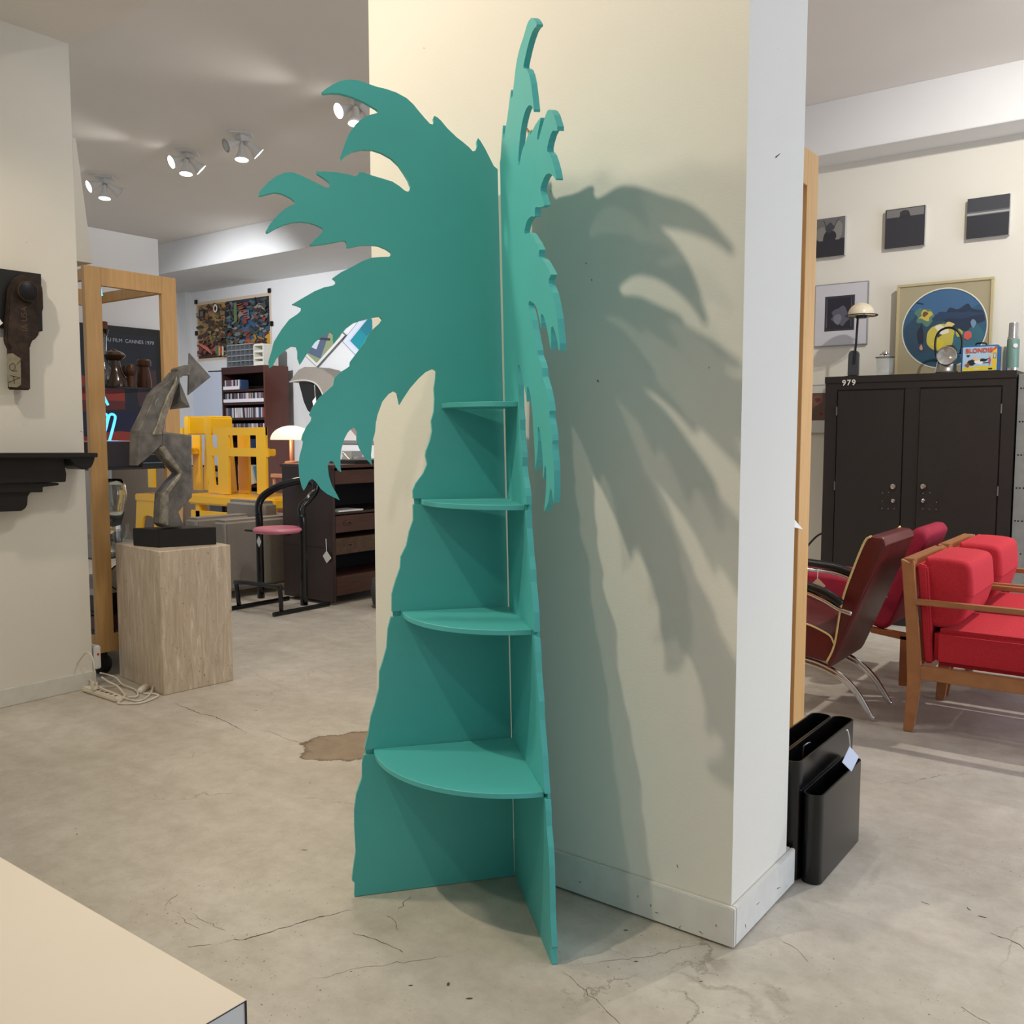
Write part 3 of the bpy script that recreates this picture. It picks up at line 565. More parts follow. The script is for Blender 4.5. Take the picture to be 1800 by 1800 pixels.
# ------------------------------------------------------------------ power strip and cords
PLM = mat('ivory_plastic',(226,218,200),.4)
t=thing('power_strip','white power strip on the floor at the end of left wall','power strip',fl(180,1222))
a=fl(143,1216);b=fl(203,1236); d=(b-a); nn=Vector((-d.y,d.x,0)).normalized()*.058
if nn.dot(_fw)<0: nn=-nn
MB().prism([a,b,b+nn*.9,a+nn],(0,0,.028)).build('body',PLM,t,bevel=.008,smooth=True)
for k in range(6):
    p=a+d*(.2+.13*k)+nn*.35; MB().obox(p+Vector((0,0,.0283)),d*.06,nn*.3,(0,0,.001)).build('socket',mat('dark_socket',(120,104,84),.6),t)
MB().box(fl(166,1213,.03)+Vector((-.016,-.016,0)),fl(166,1213,.03)+Vector((.016,.016,.05))).build('plug',PLM,t,bevel=.006,smooth=True)
t=thing('wall_adapter','white plug adapter with red dot on the wall end','adapter',(WLX-.06,2.86,.1))
MB().box((WLX-.10,2.857,.10),(WLX-.0,2.90,.24)).build('body',mat('white_plastic',(228,228,226),.35),t,bevel=.006,smooth=True)
MB().lathe([(0,0),(.007,0),(.007,.002),(0,.002)],(WLX+.0005,2.88,.19),(1,0,0),12).build('red_dot',mat('red_dot',(190,50,30),.4),t)
CORD = mat('white_cord',(222,214,198),.45)
strip=bpy.data.objects['power_strip']
def cord(pts,label,r=.0045): tag(MB().tube(smooth_path([fl(x,y,z) for x,y,z in pts],6),r,8).build('cord',CORD,strip,smooth=True),label)
cord([(167,1205,.08),(166,1180,.17),(162,1155,.25),(152,1147,.27),(142,1158,.20),(128,1180,.10),(125,1195,.05),(135,1206,.012),(160,1207,.02),(200,1206,.008),(214,1202,.008)],'thin white cord looping up the left wall from the strip')
cord([(176,1183,.10),(190,1186,.07),(205,1192,.05),(215,1203,.02),(235,1211,.012),(242,1218,.012),(240,1224,.012),(225,1226,.007)],'white cord running from the wall adapter to the inline switch',.005)
cord([(178,1190,.08),(190,1198,.05),(206,1206,.03),(214,1215,.016),(219,1222,.012),(212,1231,.007),(208,1236,.007),(225,1237,.007),(250,1235,.007),(277,1224,.007),(272,1220,.007),(252,1219,.007)],'thick white cord making the outermost loop on the concrete',.006)
cord([(158,1195,.05),(166,1202,.05),(180,1210,.045),(200,1219,.03),(225,1229,.008),(245,1232,.007),(262,1222,.007),(270,1205,.03),(271,1196,.045),(266,1194,.05),(259,1200,.03)],'white cord curving across the strip up to the pedestal',.005)
t=thing('inline_switch','ivory inline cord switch lying against the pedestal foot','switch',fl(250,1216,.01))
a=fl(245,1216,.014);b=fl(259,1206,.014); MB().tube([a,a+(b-a)*.2,a+(b-a)*.8,b],[.016,.022,.022,.014],10).build('body',PLM,t,smooth=True)

# ------------------------------------------------------------------ ceiling spot fixtures
LENS = mat('lit_lens',(255,250,240),.3,emit=(255,250,240),es=9)
LENSO = mat('unlit_lens',(190,188,180),.3)
WPM = mat('white_enamel',(226,224,220),.4)
def fixture(px,py,label,bulbs):
    P=pl(px,py,'z',ZF); t=thing('ceiling_spot_cluster',label,'ceiling light',P,'three-headed ceiling spotlights in the far room')
    MB().lathe([(0,-.012),(.125,-.012),(.135,-.006),(.135,0),(0,0)],P,n=4).build('mounting_plate',WPM,t)
    MB().box(P+Vector((-.045,-.045,-.07)),P+Vector((.045,.045,-.012))).build('junction_box',WPM,t,bevel=.006)
    for (bx,by,dirn,on,kind) in bulbs:
        d = RI*dirn[0]+_fw*dirn[1]+Vector((0,0,dirn[2])); d.normalize()
        s = (P+Vector((0,0,-.05)))
        h = pl(bx,by,'z',{'m':ZF-.235,'l':ZF-.13,'r':ZF-.17}[kind])
        hold = MB().tube([s, s+(h-s)*.35, h-d*.12],[.018,.02,.027],10); ho=hold.build('lamp_holder',WPM,t,smooth='a')
        b=MB().lathe([(0,-.13),(.022,-.13),(.028,-.10),(.034,-.07),(.058,-.015),(.062,0),(.058,0)],h,d,22).build('bulb',WPM,t,smooth='a')
        MB().lathe([(.0,.004),(.03,.003),(.058,0.0),(.0,-.004)],h,d,22).build('lens',LENS if on else LENSO,b,smooth=True)
        if on:
            sp=light('SPOT','bulb_beam',h+d*.02,h+d,34,NEUT,.05,95,.7)
L_=(-.75,-.65,-.45); D_=(0,-.12,-1); R_=(.75,.35,-.75)
fixture(185,313,'leftmost ceiling cluster with its right lamp turned off, by wall edge',[(156,328,L_,1,'l'),(184,349,D_,1,'m'),(211,340,(.75,.4,-.6),0,'r')])
fixture(330,268,'second ceiling cluster from the left with all three lamps lit',[(301,285,L_,1,'l'),(327,306,D_,1,'m'),(354,299,R_,1,'r')])
fixture(425,236,'third ceiling cluster from the left whose left lamp is dark',[(397,256,L_,0,'l'),(425,281,D_,1,'m'),(455,271,R_,1,'r')])
fixture(635,175,'nearest ceiling cluster partly hidden behind the top palm frond',[(595,195,L_,1,'l'),(625,218,D_,1,'m'),(655,207,R_,0,'r')])
tag(MB().lathe([(0,-.04),(.1,-.035),(.13,-.012),(.13,0),(0,0)],pl(163,413,'z',ZF),n=24).build('smoke_detector',WPM,smooth='a'),'small round white smoke detector on the far ceiling','smoke detector')

# ------------------------------------------------------------------ back left: poster, bookcase, artworks
YP=YL-.004
A=pl(345,533,'y',YP);B=pl(476,513,'y',YP);zb=(pl(350,640,'y',YP).z+pl(476,620,'y',YP).z)/2; zt2=(A.z+B.z)/2
t=thing('illustrated_poster','large horizontal comic style poster of a cluttered room on back wall','poster',((A.x+B.x)/2,YP,zb))
MB().box((A.x,YP-.003,zb),(B.x,YP,zt2)).build('paper',mat('cream_margin',(216,196,170),.6),t)
S=[(rect(.02,.04,.98,.95),(52,44,44)),([(.02,.35),(.02,.95),(.42,.95),(.38,.5),(.3,.33)],(172,140,88)),([(.4,.5),(.42,.95),(.98,.95),(.98,.3),(.6,.4)],(48,52,66)),([(.55,.25),(.55,.75),(.75,.8),(.97,.5),(.97,.22)],(58,92,120)),([(.75,.05),(.98,.4),(.98,.05)],(206,150,56)),([(.02,.04),(.02,.3),(.35,.35),(.4,.04)],(74,46,40))]
rr=random.Random(3)
pal_l=[(196,164,104),(150,110,70),(96,60,48),(212,120,96),(60,44,38),(178,150,96),(120,60,52),(224,196,150),(90,74,60),(70,80,60)]
pal_r=[(44,62,90),(84,128,156),(30,34,44),(120,140,110),(70,96,80),(206,190,170),(180,70,54),(56,50,70),(98,110,60),(150,168,176)]
for k in range(420):
    cx=rr.uniform(.05,.95);cy=rr.uniform(.08,.92);P_=pal_l if cx<.42 else pal_r
    if cx>.68 and cy<.32: P_=[(230,170,50),(214,110,60),(180,60,50),(240,200,110),(60,50,60)]
    if cy<.3 and cx<.4: P_=[(120,64,56),(170,84,72),(40,34,40),(216,140,110),(70,44,42)]
    w_=rr.uniform(.006,.034);h_=rr.uniform(.008,.05);an=rr.uniform(0,3.14)
    q=[(cx+math.cos(an)*x*w_-math.sin(an)*y*h_,cy+math.sin(an)*x*w_+math.cos(an)*y*h_) for x,y in ((-1,-1),(1,-1),(1,1),(-1,1))]
    q=[(min(max(x,.02),.98),min(max(y,.04),.95)) for x,y in q]
    c_=P_[rr.randrange(len(P_))]; S.append((q,tuple(int(v*.62+m*.30) for v,m in zip(c_,(70,60,56)))))
for k,cc in enumerate(((60,120,110),(214,190,90),(200,80,60),(230,220,200))): S.append(([(.31+.025*k,.06),(.33+.025*k,.06),(.335+.025*k,.2),(.315+.025*k,.22)],cc))
for k in range(9): S.append((stroke(.04+.018*k,.32-.012*k,.1+.018*k,.24-.018*k,.012),(206,120,96)))
for k in range(8): S.append((stroke(.6+.015*k,.86-.035*k,.66+.015*k,.87-.035*k,.012),(196,84,66)))
S.append((ell(.31,.85,.03,.07,16),(232,224,206)));S.append((ell(.31,.85,.015,.04,16),(40,34,34)))
S+= [(rect(.08,.72,.15,.86),(54,54,60)),(rect(.095,.745,.135,.83),(120,116,112)),(rect(.56,.6,.6,.9),(104,124,84))]
art('print',(A.x,YP-.0035,zb),(B.x-A.x,0,0),(0,0,zt2-zb),S,t,step=.00012)
for (x,y) in ((345,531),(474,511),(346,586),(478,569)):
    p=pl(x,y,'y',YP-.005); MB().box(p+Vector((-.03,-.02,-.035)),p+Vector((.03,.006,.035))).build('binder_clip',BLACK,t,bevel=.006)
# bookcase
DK=mat('dark_mahogany',(62,34,28),.4,var=.3,scale=5,stretch=(10,10,1)); DKL=mat('mahogany_side',(96,52,42),.35,var=.2,scale=6,stretch=(14,14,1))
YK=8.45; xr=pl(465,643,'y',YK).x; xl=pl(389,645,'y',YK).x; zk=(pl(464,643,'y',YK).z+pl(389,645,'y',YK).z)/2
bc=thing('bookcase','tall dark brown bookcase with rows of discs against the back wall','bookcase',((xl+xr)/2,YK+.2,0))
for a_,b2,m_ in ((xl,xl+.03,DK),(xr-.03,xr,DKL)): MB().box((a_,YK,0),(b2,YK+.42,zk)).build('side_panel',m_,bc)
MB().box((xl+.03,YK+.39,0),(xr-.03,YK+.41,zk)).build('back_panel',mat('black_back',(20,14,12),.6),bc)
MB().box((xl+.03,YK,zk-.10),(xr-.03,YK+.4,zk)).build('top_panel',DK,bc)
rows=[(684,666),(707,690),(734,716),(758,744),(790,771),(852,817)]
zr=[]
for (yb_,yt_) in rows:
    z0=pl(430,yb_,'y',YK).z; z1=pl(430,yt_,'y',YK).z; zr.append((z0,z1)); MB().box((xl+.03,YK+.005,z0-.035),(xr-.03,YK+.39,z0)).build('shelf',DK,bc)
MB().box((xl+.03,YK+.005,.05),(xr-.03,YK+.39,.09)).build('shelf',DK,bc)
cdc=[(70,58,66),(196,192,196),(96,84,100),(150,140,150),(40,36,42),(60,80,116),(214,210,208),(130,70,70),(168,150,130),(90,96,104),(220,216,220),(54,44,50)]
cdm=[mat('disc_case_%d'%i,c_,.4) for i,c_ in enumerate(cdc)]
names=['top row','second row','third row','fourth row','fifth row','bottom row']
rngs=[(391,421,.9),(391,464,1),(393,465,1),(397,465,1),(412,436,1),(414,456,1)]
protos={}
for ri,((z0,z1),(pa,pb,_)) in enumerate(zip(zr,rngs)):
    x=pl(pa,700,'y',YK).x; xe=min(pl(pb,700,'y',YK).x,xr-.035); h=z1-z0
    if ri==5: continue
    lab={0:'slim disc case on the half-empty top row of the dark bookcase',1:'slim disc case in the full second row of the dark bookcase',2:'slim disc case in the third row of the dark bookcase',3:'disc case in the fourth bookcase row above the yellow chair arm',4:'disc case in the fifth bookcase row seen through yellow chair arm'}[ri]
    while x < xe-.02:
        w_=random.choice([.022,.026,.03]); 
        if (ri==3 and random.random()<.12) or (ri==0 and random.random()<.08): x+=.04; continue
        key=(w_,ri)
        lean = .05 if (ri==2 and x>xl+.3 and x<xl+.5) else 0
        if key not in protos:
            mb=MB(); mb.box((-w_/2+.001,0,0),(w_/2-.001,.13,h*.96)); o=mb.build('disc_case',cdm[0],loc=(0,0,0)); protos[key]=o; first=True
        else: o=protos[key].copy(); COL.objects.link(o); first=False
        o.location=(x+w_/2,YK+.03,z0+.001); o.rotation_euler=(0,-lean*2 if lean else 0,0)
        if not first and True: pass
        o.data=o.data.copy() if not first else o.data; o.data.materials[0]=random.choice(cdm if ri!=4 else cdm[3:8])
        tag(o,lab,'disc','discs on the '+names[ri]+' of the bookcase'); x+=w_ + (.02 if lean else 0)
for ri in (0,1):
    z0,z1=zr[ri]; x0=pl(rngs[ri][0],700,'y',YK).x; x1=min(pl(rngs[ri][1],700,'y',YK).x,xr-.04)
    MB().box((x0,YK+.0,z0+.002),(x1,YK+.006,z0+.05)).build('label_strip',mat('white_strip',(226,222,228),.4),bc)
z0,z1=zr[5]
for (pa,w_,lean,col,lab) in ((415,.05,0,(206,170,176),'pink spined book at the left end of the lowest visible row'),(421,.05,0,(226,216,200),'white paperback beside the pink book in the bookcase'),(427,.06,-.12,(196,170,120),'tan picture book leaning left in the bookcase'),(433,.05,-.22,(24,22,22),'black book leaning steeply in the bookcase'),(439,.08,-.25,(206,190,160),'large cream book leaning beside the black one'),(448,.05,-.3,(70,110,140),'blue leaning book near the right bookcase side')):
    p=pl(pa,850,'y',YK); mb=MB(); mb.box((-w_/2,0,0),(w_/2,.22,(z1-z0)*.93)); o=mb.build('book',mat('book_%d'%pa,col,.5),loc=(0,0,0)); o.location=(p.x+.02,YK+.04,z0+.012); o.rotation_euler=(0,lean,0); tag(o,lab,'book')
# acrylic rack on the bookcase
ACR=mat('clear_acrylic',(214,220,224),.08,alpha=.4); GRY=mat('grey_acrylic_edge',(120,124,128),.2,alpha=.8)
P0=pl(403,645,'y',YK+.1);P1=pl(465,645,'y',YK+.1); ah=pl(403,607,'y',YK+.1).z-zk
t=thing('acrylic_rack','clear acrylic pigeonhole rack on top of the dark bookcase','rack',((P0.x+P1.x)/2,YK+.2,zk))
for i in range(7):
    x=P0.x+(P1.x-.19-P0.x)*i/6+.0; MB().box((x,YK+.06,zk),(x+.012,YK+.32,zk+ah)).build('divider',GRY,t)
for i in range(5):
    z=zk+ah*i/4.2; MB().box((P0.x,YK+.06,z+.001),(P1.x-.178,YK+.32,z+.013)).build('tray',ACR,t)
t=thing('white_tray_unit','small white three tier letter tray on the bookcase right end','letter tray',(P1.x-.06,YK+.2,zk))
WT=mat('pale_plastic',(222,218,206),.4)
for x in (P1.x-.165,P1.x+.04): MB().box((x,YK+.04,zk),(x+.02,YK+.3,zk+ah*.88)).build('side',WT,t)
for i in range(4): MB().box((P1.x-.145,YK+.04,zk+ah*.28*i+.001),(P1.x+.04,YK+.3,zk+ah*.28*i+(.18*ah if i<1 else .03))).build('tray',WT,t)
# diamond-hung artworks
def diamond(cx,cy,hx,hy,label,S):
    c=pl(cx,cy,'y',YL-.03); dx=pl(cx+hx,cy,'y',YL-.03).x-c.x; dz=c.z-pl(cx,cy+hy,'y',YL-.03).z
    t=thing('diamond_picture',label,'picture',c); a=c+Vector((-dx,0,0));b=c+Vector((0,0,-dz));d=c+Vector((0,0,dz))
    MB().prism([a,b,c+Vector((dx,0,0)),d],(0,.029,0)).build('frame',mat('thin_grey_frame',(120,122,126),.4),t,bevel=.004)
    k=.965; a2=c+(a-c)*k; b2=c+(b-c)*k; d2=c+(d-c)*k
    art('print',a2+Vector((0,-.001,0)),b2-a2,d2-a2,S,t)
diamond(556,594,52,52,'square abstract picture hung on its point, green and yellow',[(rect(0,0,1,1),(232,230,226)),(rect(.06,.06,.94,.94),(150,160,120)),([(.06,.06),(.5,.06),(.3,.6),(.06,.4)],(196,200,60)),([(.5,.06),(.94,.2),(.6,.94),(.3,.6)],(90,104,130)),([(.4,.2),(.7,.3),(.5,.8)],(210,220,226)),(stroke(.1,.2,.8,.7,.06),(60,66,70))])
diamond(650,596,52,56,'square picture hung on its point with large turquoise shape',[(rect(0,0,1,1),(214,222,238)),(rect(.1,.1,1,1),(206,210,224)),([(.14,.14),(.62,.14),(.8,.4),(.5,.72),(.14,.9)],(20,140,156)),([(.14,.5),(.5,.5),(.5,.72),(.14,.9)],(24,122,140))]+[(stroke(random.uniform(.6,.95),random.uniform(.2,.95),random.uniform(.6,.95),random.uniform(.2,.95),.01),(120,130,150)) for _ in range(26)])
# chair shell hung on the wall
YS=8.55
t=thing('chair_shell','grey upholstered moulded chair shell hung upside down on back wall','chair shell',pl(560,700,'y',YS))
felt=mat('grey_felt',(150,142,132),.9,var=.15,scale=60,bump=.3,bscale=300); dkf=mat('black_shell',(26,26,24),.5)
prof=[(509,671),(516,660),(524,650),(534,645),(550,645),(566,649),(580,658),(600,672),(620,700)]
inn=[(509,672),(520,670),(533,669),(546,671),(556,676),(564,686),(570,700),(574,720),(590,740)]
mb=MB(); o1=pq(prof,YS,'y'); o2=pq(inn,YS-.02,'y')
mb.prism(o1+o2[::-1],(0,.32,0)); mb.build('outer_shell',felt,t,bevel=.01,smooth=True)
dk=[(524,672),(546,672),(556,677),(563,687),(569,705),(560,722),(548,728),(540,722),(533,706),(529,690)]
MB().prism(pq(dk,YS+.03,'y'),(0,.20,0)).build('inner_shell',dkf,t,bevel=.01,smooth=True)
MB().tube(smooth_path(pq([(509,671.5),(530,668.5),(547,670.5),(558,677),(566,690),(571,705)],YS-.02,'y'),4),.012,8).build('rim_piping',mat('pale_piping',(196,190,182),.6),t,smooth=True)
MB().box(pl(545,652,'y',YS+.3),pl(552,660,'y',YS+.3)+Vector((.05,YL-YS-.302,-.05))).build('wall_bracket',BLACKM,t)
MB().prism(pq([(549,705),(555,697),(556,709),(551,715)],YS-.06,'y'),(0,.003,0)).build('price_tag',WHITE,t)
MB().tube(pq([(553,676),(554,698)],YS-.06,'y'),.003,5).build('tag_string',WHITE,t)

# ------------------------------------------------------------------ desk
desk_dark=mat('rosewood_dark',(62,44,38),.4,var=.25,scale=6,stretch=(10,10,1.2)); desk_r=mat('rosewood_red',(84,52,42),.4,var=.35,scale=5,stretch=(10,1.2,10)); inter=mat('orange_wood',(150,90,56),.5,var=.2)
XD=-6.06; YD=5.49; ZD=1.205; YE=6.75; xw=-6.72
t=thing('wooden_counter','dark rosewood counter with open shelves beside the black stool','counter',((XD+xw)/2,(YD+YE)/2,0))
MB().box((xw,YD,0.03),(XD,YD+.035,ZD)).build('end_panel',desk_dark,t,bevel=.002)
MB().box((xw,YD+.005,.50),(XD+.001,YD-.004,.506)).build('panel_joint',BLACKM,t)
MB().box((xw-.02,YD-.01,ZD),(XD+.01,YE,ZD+.028)).build('top',desk_r,t,bevel=.003)
MB().box((xw,YD+.035,.03),(xw+.02,YE,ZD)).build('back_panel',mat('dark_inside',(28,20,18),.7),t)
MB().box((xw,YE-.03,.03),(XD,YE,ZD)).build('end_panel',desk_dark,t)
def zat(py,py_x=620): return pl(py_x,py,'x',XD).z
for (ya,yb_,nm,m_) in ((826,850,'drawer',desk_r),(905,934,'drawer',desk_r),(944,972,'drawer',mat('carved_wood',(92,66,46),.5,var=.5,scale=18,bump=.8,bscale=40)),(1010,1043,'drawer',desk_r)):
    o=MB().box((XD-.40,YD+.036,zat(yb_)),(XD,YE-.03,zat(ya))).build(nm,m_,t,bevel=.004)
    if nm=='drawer' and ya in (905,944):
        zc=(zat(ya)+zat(yb_))/2; yc=pl(610,920,'x',XD).y
        MB().tube(smooth_path([(XD+.001,yc-.04,zc),(XD+.02,yc-.02,zc+.02),(XD+.024,yc+.02,zc+.02),(XD+.001,yc+.04,zc)],4),.006,6).build('handle',desk_r,o,smooth=True)
MB().box((xw+.02,YD+.036,zat(899)-.02),(XD-.02,YE-.03,zat(899))).build('shelf',desk_dark,t)
MB().box((xw+.1,YD+.04,zat(895)),(XD-.2,YD+.14,zat(852))).build('inner_panel',inter,t)
tag(MB().box((XD-.25,YD+.1,zat(899)+.001),(XD-.03,YD+.4,zat(899)+.012)).build('paper_stack',WHITE),'sheet of white paper lying on the counter inner shelf','paper')
MBk=MB().box(pl(565,817,'x',XD-.2)+Vector((-.2,0,0)),Vector((XD-.05,pl(655,817,'x',XD-.2).y,ZD+.055))); 
tag(MB().box((XD-.42,YD+.35,ZD+.0285),(XD-.06,YD+1.0,ZD+.062)).build('black_tray',BLACK,bevel=.005),'flat black tray on the counter top behind the palm fronds','tray')
# mushroom lamp
c=Vector((-6.42,5.70,ZD+.028)); c2=pl(513,800,'y',c.y); c.x=c2.x
c=Vector((c2.x,5.70,ZD+.028)); ztl=pl(512,748,'y',5.7).z; zrim=pl(512,773,'y',5.7).z; rl=abs(pl(537,770,'y',5.7).x-pl(488,770,'y',5.7).x)/2*.98
t=thing('mushroom_lamp','lit white mushroom table lamp with wooden stem on the counter','lamp',c)
MB().lathe([(0,0),(.07,0),(.065,.015),(.02,.02),(.02,zrim-c.z),(.03,zrim-c.z+.005),(0,zrim-c.z+.01)],c,n=20).build('stem',mat('lamp_wood',(150,100,72),.4),t,smooth='a')
hd=ztl-zrim; MB().lathe([(rl,zrim-c.z)]+[(rl*math.cos(a),zrim-c.z+hd*math.sin(a)) for a in [math.pi/2*i/10 for i in range(1,10)]]+[(0,ztl-c.z)],c,n=32).build('shade',mat('glowing_opal_shade',(250,240,225),.4,emit=(255,226,190),es=.75),t,smooth=True)
light('POINT','lamp_glow',c+Vector((0,-.12,zrim-c.z-.05)),(0,0,0),3,(1,.8,.55),.06)
t=thing('desk_lamp','small white bent-neck desk lamp on the counter beside the tray','lamp',Vector((XD-.3,6.0,ZD+.03)))
yl=6.05; MB().tube(smooth_path(pq([(617,816),(613,806),(605,797),(598,795)],yl,'y'),5),.008,7).build('neck',CHROME,t,smooth=True)
p=pl(617,818,'y',yl); MB().lathe([(0,0),(.05,0),(.05,.015),(0,.02)],(p.x,yl,ZD+.029)).build('base',WPM,t,smooth='a')
p=pl(598,797,'y',yl); MB().lathe([(0,.03),(.02,.03),(.05,-.03),(.045,-.03),(0,0)],(p.x,yl,p.z)).build('shade',WPM,t,smooth='a')
gw=mat('grey_card',(176,176,174),.5)
for (x0,y0,x1,y1,lab) in ((600,793,618,806,'grey open box standing on the counter near the bent lamp'),(621,803,629,818,'small grey carton at the right of the bent lamp')):
    a=pl(x0,y1,'y',6.35);b=pl(x1,y0,'y',6.35); tag(MB().box((a.x,6.35,max(ZD+.029,a.z) if y1>815 else a.z-.09),(b.x,6.5,b.z)).build('small_box',gw,bevel=.004),lab,'box')
A_=pl(600,700,'y',YL-.02);B_=pl(660,781,'y',YL-.02)
t=thing('framed_print','white framed print low on back wall seen between fronds','picture',((A_.x+B_.x)/2,YL-.02,B_.z))
MB().box((A_.x-.4,YL-.025,B_.z),(B_.x+.4,YL-.001,B_.z+.45)).build('frame',mat('grey_frame',(130,130,130),.4),t,bevel=.004)
MB().box((A_.x-.36,YL-.028,B_.z+.05),(B_.x+.36,YL-.025,B_.z+.41)).build('print',mat('pale_print',(228,220,214),.6),t)

# ------------------------------------------------------------------ bar stool
t=thing('bar_stool','black tubular bar stool with round pink seat','stool',(-6.35,5.15,0))
BT=mat('black_gloss_tube',(12,12,13),.18); r0=.017
xL,xR=-6.60,-6.09
for x,(ya,yb_) in ((xL,(4.80,5.44)),(xR,(4.86,5.465))):
    MB().tube([(x,ya,r0+.002),(x,yb_,r0+.002)],.0185,12).build('floor_rail',BT,t,smooth='a')
zf=.24; ft=[(xL,4.9,.04),(xL,4.88,zf-.03),(xL+.04,4.87,zf),(xR-.04,4.92,zf),(xR,4.93,zf-.03),(xR,4.94,.04)]
MB().tube(smooth_path(ft,5),.019,10).build('foot_rest',BT,t,smooth=True)
yu=5.22; r1=.026
zs_=pl(488,930,'y',5.05).z
uL=pl(459,1050,'y',yu).x; uR=pl(535,1070,'y',yu).x
path=[Vector((uL,yu,.04)),Vector((uL,yu,zs_)),pl(455,905,'y',yu),pl(455,887,'y',yu+.02),pl(464,871,'y',yu+.06),pl(490,855,'y',yu+.14),pl(520,846,'y',yu+.18),pl(545,844,'y',yu+.20),pl(555,850,'y',yu+.19),pl(553,864,'y',yu+.17),pl(542,878,'y',yu+.08),pl(531,890,'y',yu+.02),pl(530,905,'y',yu),Vector((uR,yu,zs_)),Vector((uR,yu,.04))]
MB().tube(smooth_path(path,6),.033,14).build('back_loop',BT,t,smooth=True)
sc_=pl(488,930,'y',5.07); sr=.205
MB().lathe([(0,-.028),(sr*.9,-.028),(sr,-.012),(sr,.0),(sr*.93,.014),(sr*.5,.006),(0,.004)],sc_,n=40).build('seat',mat('pink_seat',(208,120,140),.4),t,smooth='a')
MB().box((uL,yu-.16,sc_.z-.045),(uR,yu-.13,sc_.z-.028)).build('seat_support',BT,t)
for (a_,b2,s_) in (((455,942),(455,953),7),):
    p=pl(455,952,'y',5.0); d1=.05
    MB().prism([p+Vector((0,0,d1)),p+Vector((d1*.6,0,0)),p-Vector((0,0,d1)),p-Vector((d1*.6,0,0))],(0,.002,0)).build('price_tag',WHITE,t)
p=pl(574,979,'y',5.47); d1=.055
tg=thing('price_tag','white diamond price tag hanging on the dark counter end','tag',p)
MB().prism([p+Vector((0,0,d1)),p+Vector((d1*1.1,0,-.005)),p-Vector((0,0,d1)),p-Vector((d1*.9,0,-.005))],(0,.002,0)).build('card',WHITE,tg)
MB().tube([p+Vector((0,0,d1)),pl(573,947,'y',5.485)],.003,6).build('string',WHITE,tg)
# grey sofa
SOF=mat('grey_linen',(150,142,132),.9,var=.12,scale=90,bump=.25,bscale=250)
sx=-7.05; sy0=5.1; 
t=thing('grey_sofa','grey upholstered sofa standing behind the black stool','sofa',(-7.8,5.6,0))
za=pl(440,912,'x',sx).z; sw=pl(322,905,'y',sy0).x; 
MB().box((sx-.2,sy0,.07),(sx,sy0+.95,za)).build('arm',SOF,t,bevel=.03,smooth=True,seg=3)
MB().box((sw,sy0,.07),(sw+.2,sy0+.95,za)).build('arm',SOF,t,bevel=.03,smooth=True,seg=3)
MB().box((sw+.2,sy0+.04,.07),(sx-.2,sy0+.95,.32)).build('seat_base',SOF,t,bevel=.02,smooth=True)
MB().box((sw+.205,sy0,.325),(sx-.205,sy0+.72,.47)).build('seat_cushion',SOF,t,bevel=.03,smooth=True,seg=3)
bcx=pl(412,880,'y',sy0+.72).x
MB().box((bcx,sy0+.60,.475),(sx-.205,sy0+.78,za+.13)).build('back_cushion',SOF,t,bevel=.04,smooth=True,seg=3)
MB().box((sw+.2,sy0+.78,.32),(sx-.2,sy0+.95,za-.005)).build('back',SOF,t,bevel=.03,smooth=True,seg=3)
for x in (sx-.1,sw+.1):
    for y in (sy0+.08,sy0+.87): MB().lathe([(0,0),(.02,0),(.025,.072),(0,.072)],(x,y,0)).build('leg',BLACKM,t,smooth='a')

# ------------------------------------------------------------------ yellow plastic furniture
YEL=mat('yellow_plastic',(250,192,22),.32,coat=.2)
YY=6.5
def ybox(mb,x0,y0,x1,y1,Y=YY,d=.03,sl=0):
    a=pl(x0,y1,'y',Y);b=pl(x1,y0,'y',Y);zt_=b.z; zb_=a.z
    mb.prism([Vector((a.x+sl,Y,zb_)),Vector((b.x+sl*.0,Y,zb_)),Vector((b.x,Y,zt_)),Vector((a.x,Y,zt_))],(0,d,0)); return mb
tb_z=pl(400,870,'y',YY).z
t=thing('yellow_table','low yellow plastic table carrying the two yellow chairs','table',pl(400,1000,'y',YY)+Vector((0,.3,0)))
t.location.z=0
a=pl(330,880,'y',YY-.12).x; b=pl(482,880,'y',YY-.12).x
MB().box((a,YY-.12,tb_z-.12),(b,YY+.62,tb_z-.001)).build('top',YEL,t,bevel=.02,smooth=True)
for px_ in (350,432,474):
    x=pl(px_,900,'y',YY-.08).x; MB().box((x-.05,YY-.1,.0),(x+.05,YY,tb_z-.11)).build('leg',YEL,t,bevel=.012)
    MB().box((x-.05,YY+.5,.0),(x+.05,YY+.6,tb_z-.11)).build('leg',YEL,t,bevel=.012)
MB().box((a+.02,YY-.10,tb_z-.32),(b-.02,YY-.07,tb_z-.19)).build('apron',YEL,t,bevel=.006)
